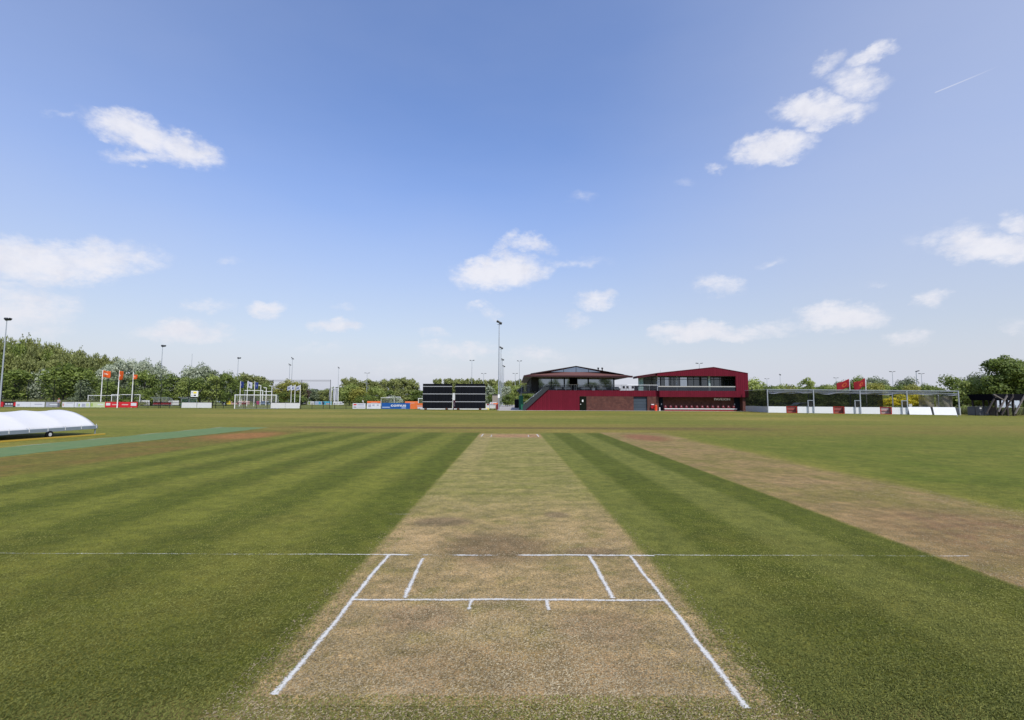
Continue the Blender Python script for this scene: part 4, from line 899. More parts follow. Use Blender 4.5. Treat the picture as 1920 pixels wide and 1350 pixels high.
board(918.5, 931, bw, 'far white board with a round logo behind the pale tank', far=104, z0=.6, z1=1.25, marks=[(.15, .4, .15, .85, pink), (.5, 1, .2, .7, orgp)], off=0); board(923, 936, orgp, 'orange red board behind the barrier panel', far=106, z0=.55, z1=1.1, off=0)
t = thing('shed', 'small beige shed behind the tallest floodlight mast', 'shed', (gx(923, 112), 112, 0)); MB().box(gx(923, 112), gx(936, 112), 112, 116, 0, gz(925, 739.5, 112)).build('wall', flat('shed_beige', (.30, .26, .22), .85), t); MB().box(gx(922.6, 112), gx(936.4, 112), 111.8, 116.2, gz(925, 739.5, 112)+.003, gz(925, 739, 112)+.03).build('roof', dgrey, t)
t = thing('container', 'dark container at the far end of the path', 'container', (gx(965, 108), 108, 0)); MB().box(gx(965, 108), gx(973.5, 108), 108, 110, .02, gz(968, 749.5, 108)).build('body', blk, t); MB().box(gx(965, 108)-.02, gx(973.5, 108)+.02, 107.95, 110.05, gz(968, 749.5, 108)+.003, gz(968, 749, 108)+.05).build('lid', dgrey, t)
grn = flat('green_plastic', (.02, .13, .07), .5)
for (u, Y, z, lab) in [(977, 86, 2.4, 'tall green cabinet under the clubhouse landing'), (981, 83.2, .95, 'low green bin at the foot of the clubhouse stairs')]:
    t = thing('cabinet' if z > 2 else 'bin', lab, 'cabinet' if z > 2 else 'bin', (gx(u, Y), Y, 0)); w = .35
    MB().prism([(gx(u, Y)-w, Y, .05), (gx(u, Y)+w, Y, .05), (gx(u, Y)+w*1.1, Y, z), (gx(u, Y)-w*1.1, Y, z)], (0, .6, 0)).build('body', grn, t); MB().box(gx(u, Y)-w*1.15, gx(u, Y)+w*1.15, Y-.04, Y+.65, z+.003, z+.08).build('lid', grn, t)

# ------------------------------------------------------------------ pavilion and clubhouse
def P(u, v, Y=82.0): return at(u, v, Y)
def fbox(u0, u1, v0, v1, Y, d):                    # box whose front face fills those pixels at distance Y
    um = (u0+u1)/2; return MB().box(gx(u0, Y), gx(u1, Y), Y, Y+d, max(0, gz(um, v1, Y)), gz(um, v0, Y))
B = thing('pavilion', 'long red clad sports pavilion with brick ground floor and glazed upper storey', 'building', (gx(1190, 82), 82, 0))
ZB, ZT = gz(1200, 743.3, 82), gz(1200, 732.3, 82)   # red band under and upper edge
xL = gx(1025.5, 82); xR = gx(1400.3, 82)
# ground floor walls
b = MB(); b.prism([(gx(983.5, 82), 82, 0), (gx(1086.5, 82), 82, 0), (gx(1086.5, 82), 82, ZB), (gx(1099.6, 82), 82, ZB), (gx(1099.6, 82), 82, ZT), (gx(1025, 82), 82, ZT)], (0, .25, 0)); b.build('clad_wall', redc, B)
b = MB(); b.box(gx(1099.6, 82), gx(1234.5, 82), 82.0, 82.28, ZB, ZT); b.build('fascia', redc, B)
b = MB(); b.box(gx(1234.5, 82), xR, 81.3, 81.55, ZB-.08, ZT-.02); b.box(gx(1234.5, 82), gx(1234.5, 82)+.2, 81.55, 82, ZB-.08, ZT-.02); b.build('fascia', redc, B)
b = MB(); b.box(gx(1099.6, 82), gx(1188, 82), 82.02, 82.4, 0, ZB-.004); b.box(gx(1213.7, 82), gx(1235, 82), 82.02, 82.4, 0, ZB-.004); b.build('brick_wall', brk, B)
b = MB(); b.box(gx(1242, 83), gx(1377, 83), 83.0, 83.3, 0, ZB-.1); b.build('recessed_brick_wall', brkd, B); b = MB(); b.box(gx(1391.5, 82), gx(1397, 82), 81.8, 83.3, 0, ZB-.09); b.build('brick_pier', brk, B)
b = MB(); b.box(gx(1234.5, 82)+.01, xR-.01, 81.56, 96, ZB-.085, ZB+.05); b.box(gx(983.5, 82)+3.9, gx(1234.5, 82), 82.3, 112, ZT-.35, ZT-.06); b.box(gx(1234.5, 82)+.25, xR-.05, 81.6, 96, ZT-.3, ZT-.10); b.build('floor_slab', dgrey, B)
b = MB(); b.box(gx(1188, 82), gx(1213.7, 82), 82.3, 82.4, 0, ZB); b.build('garage_door', clad('garage_panel', (.052, .068, .085), .5, 2, .85), B)
d = MB().box(gx(1087, 82), gx(1099.2, 82), 82.12, 82.22, 0, ZB-.02).build('door', flat('door_green_black', (.009, .012, .008), .8, spec=.03), B)
MB().box(gx(1091.5, 82), gx(1094, 82), 82.105, 82.117, gz(1093, 753.5, 82), gz(1093, 749.5, 82)).build('notice', white, d); MB().bar((gx(1088, 82), 82.05, 1.05), (gx(1088, 82)+.12, 82.05, 1.05), .05).build('handle', white, d)
for (u0, u1, uh) in [(1236, 1242.6, 1240), (1376.5, 1391.3, 1376.8)]:
    d = MB().box(gx(u0, 83), gx(u1, 83), 82.9, 83.0, .01, ZB-.1).build('door', flat('door_dark_blue', (.012, .017, .024), .7, spec=.05), B); MB().box(gx(uh, 82.9)-.05, gx(uh, 82.9)+.08, 82.85, 82.895, 1.0, 1.25).build('handle', galv, d)
# rest of volume: side and back walls
b = MB(); b.box(xR-.25, xR, 81.56, 96, ZB-.06, gz(1398, 700.6, 82)); b.build('side_wall', redc, B); MB().box(xR-.6, xR-.35, 83.3, 96, 0, ZB-.1).build('side_brick_wall', brk, B)
MB().box(gx(1000, 82), xR-.6, 96, 96.3, 0, ZB-.1).build('rear_wall', brk, B)
# upper right volume: red gable frame
Yf = 81.3
def Q(u, v): p = P(u, v, Yf); return (p.x, Yf, p.z)
b = MB(); zt = Q(1300, 704.9)[2]; ub, uo = 1229.5, 1380.8
b.prism([(gx(ub, Yf), Yf, zt), (gx(uo, Yf), Yf, zt), (gx(uo, Yf), Yf, ZT-.02), (xR, Yf, ZT-.02), (xR, Yf, Q(1398, 700.6)[2]), Q(1338, 689.2), Q(1229.5, 699.5)], (0, .3, 0)); b.build('gable_frame', redc, B)
rz = [(gx(1195, Yf), gz(1195, 706.2, Yf)), (gx(1233, Yf), gz(1233, 700.4, Yf)), (Q(1338, 689.2)[0], Q(1338, 689.2)[2]+.0), (xR, Q(1398, 700.6)[2])]
b = MB()
for (x0, z0), (x1, z1) in zip(rz, rz[1:]): b.prism([(x0, Yf-.05, z0+.02), (x1, Yf-.05, z1+.02), (x1, Yf-.05, z1+.11), (x0, Yf-.05, z0+.11)], (0, 2.6 if x0 < gx(1200, Yf) else 15, 0))
b.build('roof', flat('roof_edge_dark_red', (.10, .012, .018), .6), B)
b = MB(); x0, z0 = gx(1195, Yf), gz(1195, 706.2, Yf); x1, z1 = gx(1233, Yf), gz(1233, 700.4, Yf); b.prism([(x0, Yf, z0+.015), (x0, Yf, z0-.26), (x1, Yf, z1-.30), (x1, Yf, z1+.015)], (0, 2.6, 0)); b.build('eave', flat('eave_dark_red', (.06, .010, .014), .6), B)
# glazing, set back behind the gallery
Yg = 84.2; zf = ZT-.05; zc = zt
MB().box(gx(1208, Yg), xR-.3, Yf+.32, Yg+6, zc+.02, zc+.08).build('ceiling', flat('gallery_ceiling', (.30, .31, .30), .8), B)
wins = [(1209, 1222, dgl), (1223, 1231, dgl), (1232.2, 1238, wgl), (1240, 1246, dgl), (1247, 1254.5, wgl), (1255.5, 1264, dgl), (1265, 1275, dgl), (1276, 1289, glass('through_glass', (.10, .12, .12), .45)), (1291, 1301, dgl), (1302, 1314, dgl), (1315, 1327, dgl), (1334, 1339, dgl), (1340, 1350, dgl), (1351, 1358, dgl), (1360, 1366, dgl), (1367, 1369.5, dgl), (1370.5, 1373, wgl), (1374, 1382, dgl)]
for (a, c, m) in wins: MB().box(gx(a, Yg), gx(c, Yg), Yg, Yg+.04, zf, zc).build('window', m, B)
b = MB()
for a in [w[0]-.4 for w in wins]+[1382]: b.box(gx(a, Yg)-.035, gx(a, Yg)+.035, Yg-.05, Yg+.08, zf, zc)
b.box(gx(1208.6, Yg), gx(1382, Yg), Yg-.045, Yg+.075, zf+2.0, zf+2.1); b.build('window_frame', dgrey, B)
MB().box(gx(1208.6, Yg), xR-.3, Yg+3.9, Yg+4, zf, zc).build('inner_wall', flat('inner_wall_grey', (.10, .11, .10), .8), B)
d = MB().prism([(gx(1197.5, 82.5), 82.5, zf), (gx(1206.5, 82.5), 82.5, zf), (gx(1207, 82.5), 82.5, zc-.15), (gx(1197.2, 82.5), 82.5, zc-.4)], (0, .03, 0)).build('wind_screen', netting('clear_glass', (.35, .5, .47), .55), B)
MB().bar((gx(1330.5, 82.3), 82.3, zf), (gx(1330.5, 82.3), 82.3, zc+.02), .2, n=12).build('column', flat('pale_green_column', (.36, .44, .40), .6), B)
for u, w in ((1207, .12), (1233.2, .07), (1269.8, .05)): MB().box(gx(u, 82.6)-w, gx(u, 82.6)+w, 82.55, 82.7, zf, zc-.02).build('post', dgrey if u < 1230 else galv, B)
# balustrade along the terrace
b = MB(); b.box(gx(1234.8, 81.45), gx(1381, 81.45), 81.42, 81.5, ZT+.60, ZT+.76); b.build('handrail', flat('timber_rail', (.42, .41, .37), .7), B)
bal = netting('grey_balustrade', (.035, .04, .05), .85, .15)
MB().add([(gx(1234.8, 81.48), 81.46, ZT-.02), (gx(1381, 81.48), 81.46, ZT-.02), (gx(1381, 81.48), 81.46, ZT+.60), (gx(1234.8, 81.48), 81.46, ZT+.60)], [(0, 1, 2, 3)]).build('balustrade_panel', bal, B)
b = MB(); x = xL
while x < gx(1234, 82): b.bar((x, 82.1, ZT), (x, 82.1, ZT+.92), .022, n=5); x += 1.55
b.bar((xL, 82.1, ZT+.92), (gx(1234.5, 82.1), 82.1, ZT+.92), .025, n=5); b.build('railing', galv, B)
MB().add([(xL, 82.12, ZT), (gx(1234.5, 82.1), 82.12, ZT), (gx(1234.5, 82.1), 82.12, ZT+.88), (xL, 82.12, ZT+.88)], [(0, 1, 2, 3)]).build('railing_mesh', netting('rail_mesh', (.08, .085, .10), .22), B)
# PAVILION lettering
text_mesh('PAVILION', .46, flat('sign_letters', (.85, .84, .82), .6), 'lettering', B, (gx(1339, 82.98), 82.97, gz(1350, 750.2, 82.98)), (1, 0, 0), .03, gx(1369, 83)-gx(1339, 83), .03)
# upper left volume (clubhouse storey)
Yw = 84.6; zc2 = gz(1080, 705.6, Yw)
wins = [(1010, 1033, wgl), (1034.5, 1057, wgl), (1059.5, 1068, wgl), (1083, 1102, wgl), (1104.5, 1127, wgl), (1127.6, 1150.5, wgl)]
zsill = gz(1080, 722.5, Yw)
for (a, c, m) in wins: MB().box(gx(a, Yw), gx(c, Yw), Yw, Yw+.04, zsill-.35, zc2-.12).build('window', m, B)
b = MB()
for a, c in [(1008.5, 1010), (1033, 1034.5), (1057, 1059.5), (1068, 1069), (1082, 1083), (1102, 1104.5), (1150.5, 1152.5)]: b.box(gx(a, Yw), gx(c, Yw), Yw-.06, Yw+.1, ZT-.06, zc2)
b.box(gx(1008.5, Yw), gx(1152.5, Yw), Yw-.055, Yw+.095, zc2-.13, zc2+.1); b.build('window_frame', blk, B)
b = MB()
for a, c in [(1010, 1068.5), (1083, 1150.5)]: b.box(gx(a, Yw), gx(c, Yw), Yw-.03, Yw+.08, ZT-.06, zsill-.352)
b.build('parapet_wall', flat('low_wall_grey', (.10, .105, .115), .7), B)
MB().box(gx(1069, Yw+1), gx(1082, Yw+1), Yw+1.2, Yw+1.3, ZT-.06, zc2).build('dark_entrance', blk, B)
MB().box(gx(996, Yw), gx(1008.4, Yw), Yw-.02, Yw+.2, ZT-.06, zc2+.05).build('dark_clad_wall', clad('dark_cladding', (.03, .03, .033), .3), B)
MB().box(gx(996, Yw), gx(996, Yw)+.2, Yw+.2, 108, ZT-.06, zc2+.05).build('dark_side_wall', clad('dark_cladding_side', (.03, .03, .033), .3, 1), B); MB().box(gx(1152.2, Yw)-.2, gx(1152.2, Yw), Yw+.1, 94, ZT-.06, zc2+.05).build('side_wall', flat('yellowish_wall', (.38, .36, .22), .8), B)
MB().box(gx(996, Yw)+.2, gx(1152.2, Yw)-.2, 93.8, 94, ZT-.06, zc2+.05).build('rear_upper_wall', dgrey, B)
# big low hipped roof
ze = gz(1080, 704.2, 80.6); xa, xb = gx(981.8, 80.6), gx(1187, 80.6); rdg = gz(1080, 687.2, 84); xm = gx(1080.5, 84)
roofm = flat('brown_roof', (.135, .060, .050), .75, var=.2, scale=1.5)
Yb = 112
b = MB(); A_, B_, C_, D_ = (xa, 80.6, ze), (xb, 80.6, ze-.05), (xb-3.0, 95, ze-.05), (xa+.3, Yb, ze-.05)
Yv = 83.5; V0 = (gx(997, Yv), Yv, gz(997, 700.6, Yv)); V1 = (gx(1167.5, Yv), Yv, gz(1167.5, 702.4, Yv)); rdg = gz(1080, 687.0, Yv); xm = gx(1080.5, Yv); top = (xm, Yv, rdg); topb = (xm, 108, rdg-.2)
W0 = (gx(1033, Yv), Yv, gz(1033, 697.6, Yv)); W1 = (gx(1128, Yv), Yv, gz(1128, 697.8, Yv))
b.add([A_, B_, W1, W0], [(0, 1, 2, 3)]); b.add([A_, W0, V0], [(0, 1, 2)]); b.add([B_, V1, W1], [(0, 1, 2)])
b.add([A_, V0, top, topb, D_], [(0, 1, 2), (0, 2, 3, 4)]); b.add([B_, V1, top, topb, C_], [(0, 2, 1), (0, 4, 3, 2)]); b.add([C_, D_, topb], [(0, 1, 2)])
b.add([V0, W0, top], [(0, 1, 2)]); b.add([W1, V1, top], [(0, 1, 2)])
ro = b.build('roof', roofm, B)
MB().add([(W0[0], Yv-.02, W0[2]+.01), (W1[0], Yv-.02, W1[2]+.01), (xm, Yv-.02, rdg-.1)], [(0, 1, 2)]).build('gable_window', glass('gable_glass', (.03, .04, .06), .45, (.45, .55, .72)), B)
b = MB(); b.beam((V0[0]-.2, Yv-.1, V0[2]), (xm, Yv-.1, rdg+.03), .16, .10).beam((xm, Yv-.1, rdg+.03), (V1[0]+.2, Yv-.1, V1[2]), .16, .10)
for u in (1057, 1080.5, 1104):
    k = 1-abs(gx(u, Yv)-xm)/(W1[0]-xm); b.beam((gx(u, Yv), Yv-.06, W0[2]), (gx(u, Yv), Yv-.06, W0[2]+(rdg-W0[2])*k-.05), .06)
b.build('gable_trim', blk, B)
b = MB(); b.prism([(xa, 80.55, ze-.22), (xb, 80.55, ze-.30), (xb, 80.55, ze+.0), (xa, 80.55, ze+.03)], (0, .12, 0)); b.build('roof_fascia', flat('fascia_black_red', (.035, .010, .012), .6), B)
b = MB(); b.add([(xa, 80.7, ze-.10), (xb, 80.7, ze-.16), (xb-3.0, 95, ze-.7), (xb-6, Yb-12, ze-.6), (xa+.3, Yb, ze-.14)], [(0, 1, 2, 3, 4)]); b.build('soffit', flat('soffit_beige', (.36, .31, .29), .8), B)
for u in (1122.3, 1129.8): MB().bar((gx(u, 90), 90, gz(u, 699, 90)), (gx(u, 90), 90, gz(u, 690, 90)), .10).bar((gx(u, 90), 90, gz(u, 691.5, 90)), (gx(u, 90), 90, gz(u, 689.3, 90)), .17).build('flue', blk, B)
MB().obox((gx(1191.5, 82), 82.0, 0), (1, 0, 0), .01, .01, .01)
# stairs and landing at the left
st = MB(); s0, s1 = P(984, 768.5, 81.7), P(1027.5, 727, 81.7)
st.prism([(gx(980, 81.7), 81.7, .02), (gx(984.5, 81.7), 81.7, .02), (gx(1029, 81.7), 81.7, ZT+.25), (gx(1029, 81.7), 81.7, ZT+.75), (gx(1024, 81.7), 81.7, ZT+.75), (gx(980, 81.7), 81.7, .75)], (0, .1, 0)); st.build('stair_stringer', flat('stair_grey', (.032, .037, .042), .6), B)
b = MB(); n = 19
for i in range(n):
    x = gx(981.5, 82)+(xL-gx(981.5, 82))*i/n; z = ZT*i/n; b.box(x, x+.26, 82.35, 83.6, z+.1, z+.14)
b.build('stair_treads', dgrey, B)
b = MB(); b.bar((gx(982, 81.75), 81.75, 1.15), (gx(1031, 81.75), 81.75, ZT+1.15), .03, n=6).bar((gx(982, 83.6), 83.6, 1.1), (gx(1027, 83.6), 83.6, ZT+1.1), .03, n=6); b.build('stair_handrail', galv, B)
zl = gz(985, 737.3, 88); b = MB(); b.box(gx(975, 88), gx(1008, 88), 88, 93, zl, zl+.25); b.build('landing', flat('landing_grey', (.16, .165, .175), .6), B)
MB().add([(gx(968, 87.9), 87.9, zl+.5), (gx(975, 87.9), 87.9, zl+.25), (gx(1010, 87.9), 87.9, zl+.25), (gx(1010, 87.9), 87.9, zl+1.25), (gx(978, 87.9), 87.9, zl+1.25)], [(0, 1, 2, 3, 4)]).build('landing_mesh', netting('landing_net', (.10, .105, .12), .62, .3, 2), B)
b = MB()
for u in (978, 985, 992, 999, 1006): b.bar((gx(u, 87.8), 87.8, zl), (gx(u, 87.8), 87.8, zl+1.3), .03, n=5)
b.bar((gx(976, 87.8), 87.8, zl+1.3), (gx(1010, 87.8), 87.8, zl+1.3), .03, n=5); b.build('landing_rail', galv, B)
b = MB(); b.beam((gx(977, 88.5), 88.5, 0), (gx(977, 88.5), 88.5, zl), .2).beam((gx(1004, 88.5), 88.5, 0), (gx(1004, 88.5), 88.5, zl), .2); b.build('landing_post', galv, B)
MB().prism([(gx(968, 88.2), 88.2, zl+.5), (gx(982, 88.2), 88.2, zl+1.25), (gx(982, 88.2), 88.2, zl+.25), (gx(975, 88.2), 88.2, zl-.1)], (0, .3, 0)).build('stair_side', dgrey, B)

# terrace furniture
tf = flat('terrace_furniture', (.30, .30, .30), .6); tfd = flat('terrace_dark', (.05, .05, .055), .6); tw = flat('terrace_timber', (.38, .30, .22), .7)
for (u, Y, lab) in [(1071, 83.4, 'left high table on the terrace by the dark entrance'), (1081, 83.3, 'right high table on the terrace by the dark entrance')]:
    t = thing('high_table', lab, 'table', (gx(u, Y), Y, ZT-.06)); z = ZT-.06; MB().box(gx(u, Y)-.38, gx(u, Y)+.38, Y-.3, Y+.3, z+1.05, z+1.10).build('table_top', tw, t); MB().bar((gx(u, Y), Y, z), (gx(u, Y), Y, z+1.05), .07).build('leg', tf, t)
for i, (u, w, lab) in enumerate([(1047, 13, 'pale lounge bench behind the terrace railing, leftmost'), (1064, 12, 'pale lounge bench left of the high tables'), (1098, 16, 'pale lounge bench right of the high tables'), (1129, 16, 'pale lounge bench near the right end of the clubhouse'), (1157, 10, 'pale bench in the gap between the two roofs'), (1203, 11, 'pale bench in front of the clear wind screen')]):
    Y = 83.0; xa, xb = gx(u-w/2, Y), gx(u+w/2, Y); z = ZT-.06; t = thing('bench', lab, 'bench', (xa, Y, z))
    MB().box(xa, xb, Y, Y+.5, z+.28, z+.40).build('seat', offw, t); MB().box(xa, xb, Y+.5, Y+.58, z+.28, z+.72).build('backrest', tf, t)
    for x in (xa+.08, xb-.08): MB().box(x-.03, x+.03, Y+.05, Y+.45, z, z+.28).build('leg', tfd, t)
for (u, lab) in [(1113, 'pale planter box left of the terrace chairs'), (1127.5, 'small white chair on the clubhouse terrace'), (1178, 'small dark chair between the two roofs'), (1171, 'dark chair left of the wind screen'), (1188, 'dark chair beside the clear wind screen')]:
    Y = 82.8; X = gx(u, Y); z = ZT-.06; m = tfd if 'dark' in lab else offw; cat = 'planter' if 'planter' in lab else 'chair'; t = thing(cat, lab, cat, (X, Y, z))
    if cat == 'planter': MB().prism([(X-.22, Y, z), (X+.22, Y, z), (X+.27, Y, z+.5), (X-.27, Y, z+.5)], (0, .4, 0)).build('tub', m, t); continue
    MB().box(X-.2, X+.2, Y, Y+.4, z+.42, z+.46).build('seat', m, t); MB().box(X-.2, X+.2, Y+.4, Y+.44, z+.46, z+.85).build('backrest', m, t)
    for a in (-.18, .18):
        for c in (.02, .4): MB().bar((X+a, Y+c, z), (X+a, Y+c, z+.42), .018, n=5).build('leg', m, t)
t = tree(1157, 724, 88, 13, 'purple', 'shrub', 'small dark shrub in a tub on the terrace between the roofs', name='bush', cat='plant', n=700, leaf=.06, z0=ZT-.06, low=0)
t = thing('lounge_sofa', 'long dark sofa at the left end of the red pavilion gallery', 'sofa', (gx(1192, 82.9), 82.9, ZT-.06)); MB().box(gx(1192, 82.9), gx(1212, 82.9), 82.9, 83.6, ZT-.05, ZT+.35).build('seat', tfd, t); MB().box(gx(1192, 82.9), gx(1212, 82.9), 83.6, 83.75, ZT-.05, ZT+.85).build('backrest', flat('sofa_purple', (.045, .03, .04), .7), t)

# seat row under the pavilion overhang
t = thing('seat_row', 'row of fourteen red bucket seats on a white bench under the PAVILION sign', 'seats', (gx(1245, 82.2), 82.2, 0)); xa, xb = gx(1244.8, 82.2), gx(1379.8, 82.2)
MB().box(xa, xb, 81.9, 82.3, .30, .42).build('bench_board', white, t); MB().box(xa, xb, 82.0, 82.2, .02, .22).build('plinth', dred, t)
b = MB()
for i in range(8): x = xa+.3+(xb-xa-.6)*i/7; b.box(x-.04, x+.04, 81.98, 82.25, .22, .298)
b.build('bracket', blk, t)
sr = flat('seat_red', (.15, .010, .020), .5)
for i in range(14):
    x = xa+.28+(xb-xa-.62)*i/13.0+.0
    def sf(a, c):                                   # bucket shell: pan curling up into the back
        w = .21-.04*max(0, c-.5); s = (a-.5)*2; k = c*1.0
        if k < .42: y = 81.93+k/.42*.36; z = .50-.03*math.sin(k/.42*3.14)+.05*s*s
        else: q = (k-.42)/.58; y = 82.29+.10*q-.05*s*s; z = .50+.44*q-.06*s*s*q
        return (x+s*w, y, z)
    so_ = grid_obj('seat', sf, 6, 10, sr, t, .025)
    MB().box(x-.05, x+.05, 82.27, 82.285, .74, .86).build('seat_number', flat('seat_label', (.5, .4, .4), .6), so_)
# bins, box at the facade
t = thing('litter_bin', 'bright orange red litter bin in front of the brick wall by the garage door', 'litter bin', (gx(1229.5, 81.4), 81.4, 0)); X = gx(1229.5, 81.4)
MB().bar((X, 81.4, .03), (X, 81.4, .82), .20, .22, 14).build('body', flat('bin_orange', (.72, .07, .02), .4), t); MB().bar((X, 81.4, .86), (X, 81.4, 1.0), .22, .12, 14).build('lid', flat('bin_orange', (.72, .07, .02), .4), t)
t = thing('fire_hose_reel', 'dark red hose reel with a white top beside the orange litter bin', 'hose reel', (gx(1223, 81.9), 81.9, 0)); X = gx(1223, 81.9)
MB().cylx((X, 81.85, .68), .31, .25, 20, (0, 1, 0)).build('reel', flat('hose_red', (.30, .012, .02), .4), t); MB().box(X-.2, X+.24, 81.75, 81.98, 1.0, 1.13).build('top', white, t); MB().beam((X, 81.95, 0), (X, 81.95, .5), .08).build('stand', dgrey, t)
t = thing('bollard', 'short white bollard left of the seat row', 'bollard', (gx(1236.5, 81.6), 81.6, 0)); MB().bar((gx(1236.5, 81.6), 81.6, 0), (gx(1236.5, 81.6), 81.6, .55), .11, .10, 12).build('post', offw, t); MB().bar((gx(1236.5, 81.6), 81.6, .553), (gx(1236.5, 81.6), 81.6, .6), .11, .04, 12).build('cap', white, t)

# ------------------------------------------------------------------ sports cage on the right
CA = Vector((gx(1440, 72), 72, 0)); CB = Vector((gx(1799, 62.3), 62.3, 0)); cd = (CB-CA).normalized(); CL = (CB-CA).length; cn = Vector((-cd.y, cd.x, 0))
def cs(u):                                          # distance along the cage front seen at column u
    d = ray(u, 770); k = d.x/d.y; s = (k*CA.y-CA.x)/(cd.x-k*cd.y); return s
def CP(s, z, o=0): return CA+cd*s+cn*o+Vector((0, 0, z))
ct = lambda s: 3.43-.36*max(0, s)/CL                  # rail height
SU = [1440, 1526.5, 1614, 1702, 1799]; SS = [cs(u) for u in SU]
K = thing('sports_cage', 'netted ball cage of galvanised posts right of the pavilion', 'sports cage', tuple(CA))
for s in SS:
    MB().beam(CP(s, 0), CP(s, ct(s)), .11).build('post', galv, K)
    MB().beam(CP(s, 0, 8), CP(s, ct(s), 8), .10).build('post', galv, K)
BK = CP(0, 0)+(Vector((gx(1397.5, 80.8), 80.8, 0))-CA)
b = MB(); b.beam(CP(0, ct(0)-.03), CP(CL, ct(CL)-.03), .12, .10); b.beam(CP(0, ct(0)-.34), CP(CL, ct(CL)-.34), .05, .05); b.beam(CP(0, ct(0)-.05, 8), CP(CL, ct(CL)-.05, 8), .10)
b.beam(CP(0, ct(0)-.03), (BK.x, BK.y, ct(0)-.03), .10)
for s in SS: b.beam(CP(s, ct(s)-.04), CP(s, ct(s)-.04, 8), .08)
b.build('top_rail', galv, K)
nr = netting('roof_net', (.16, .165, .18), .45, .3, .8); b = MB(); b.add([CP(0, ct(0)-.08), CP(CL, ct(CL)-.08), CP(CL, ct(CL)-.35, 8), CP(0, ct(0)-.35, 8)], [(0, 1, 2, 3)]); b.build('roof_net', nr, K)
b = MB(); N = 80
def sag(a, c): s = CL*a; return CP(s, ct(s)-.36-.22*c-.05*c*math.sin(a*60)-.04*math.sin(a*23), .1+.12*math.sin(c*3+a*40))
grid_obj('gathered_net', sag, 120, 4, netting('gathered_net', (.30, .31, .34), .72, .4, 2), K)
dn = netting('dark_back_net', (.012, .016, .013), .86, .25, .7); b = MB(); s4 = cs(1655)
b.add([CP(0, .9, 7.9), CP(s4+1.5, .9, 7.9), CP(s4+1.5, ct(s4)-.1, 7.9), CP(0, ct(0)-.1, 7.9)], [(0, 1, 2, 3)]); b.add([tuple(CP(0, .9)), (BK.x, BK.y, .9), (BK.x, BK.y, 3.3), tuple(CP(0, 3.3))], [(0, 1, 2, 3)]); b.build('back_net', dn, K)
sn = netting('brown_mesh', (.17, .155, .13), .72, .25, .6)
def shee(a0, a1): return lambda a, c: CP(a0+(a1-a0)*a, .95+(ct(a0)-.6-.95)*c-.12*math.sin(a*3.14)*c, .5+.15*math.sin(a*7+c*3))
grid_obj('mesh_screen', shee(cs(1726), cs(1755.5)), 12, 8, sn, K); grid_obj('mesh_screen', shee(cs(1758.5), cs(1790.5)), 12, 8, sn, K)
def wboard(u0, u1, label, name='board'):
    s0, s1 = cs(u0), cs(u1); return MB().prism([CP(s0, .03), CP(s1, .03), CP(s1, .93), CP(s0, .93)], cn*.06).build('kick_board', flat('board_bright', (.88, .88, .86), .5, var=.05), K)
for (a, c) in [(1440.8, 1474.3), (1495.5, 1515), (1527.4, 1562), (1584, 1603), (1615, 1650), (1672.5, 1691), (1517, 1525.5), (1605, 1613), (1692.6, 1701)]: wboard(a, c, '')
MB().prism([CP(0, .03), (BK.x, BK.y, .03), (BK.x, BK.y, .93), CP(0, .93)], (.06, 0, 0)).build('side_board', flat('side_board_shade_grey', (.55, .55, .55), .6), K)  # white side boards painted greyer, shade of their unlit faces put into the colour
b = MB().prism([CP(CL, .03), CP(CL, .03, 8), CP(CL, .93, 8), CP(CL, .93)], (.06, 0, 0)).build('side_board', flat('side_board_shade_grey', (.55, .55, .55), .6), K)
MB().prism([CP(0, .03, 8), CP(CL, .03, 8), CP(CL, .93, 8), CP(0, .93, 8)], cn*.05).build('rear_board', blk, K)
for (a, c) in [(1702.8, 1746), (1749, 1792.5)]:      # leaning boards
    s0, s1 = cs(a), cs(c); MB().prism([CP(s0+.06, .02, -.35), CP(s1, .02, -.35), CP(s1-.06, 1.0, .05), CP(s0+.02, 1.0, .05)], cn*.05).build('leaning_board', MC['white_paint'], K)
    MB().add([CP(s0+.08, .02, -.33), CP(s0-.08, 1.0, .06), CP(s0-.1, .02, .5)], [(0, 1, 2)]).build('board_cheek', galv, K)  # steel grey stands in for shade on the board's left face
for (a, c) in [(1515.5, 1526), (1603.5, 1613.4), (1691.5, 1701.4)]:
    s0, s1 = cs(a), cs(c); b = MB(); b.beam(CP(s0, 0, -.08), CP(s0, 1.78, -.08), .09).beam(CP(s1, 0, -.08), CP(s1, 1.78, -.08), .09).beam(CP(s0-.05, 1.8, -.08), CP(s1+.05, 1.8, -.08), .10); b.build('gate_frame', galv, K)
    MB().prism([CP(s0+.08, .96, -.05), CP(s1-.08, .96, -.05), CP(s1-.08, 1.72, -.05), CP(s0+.08, 1.72, -.05)], cn*.01).build('gate_mesh', netting('gate_net', (.05, .05, .05), .5) if 'gatem' not in MC else MC['gatem'], K)
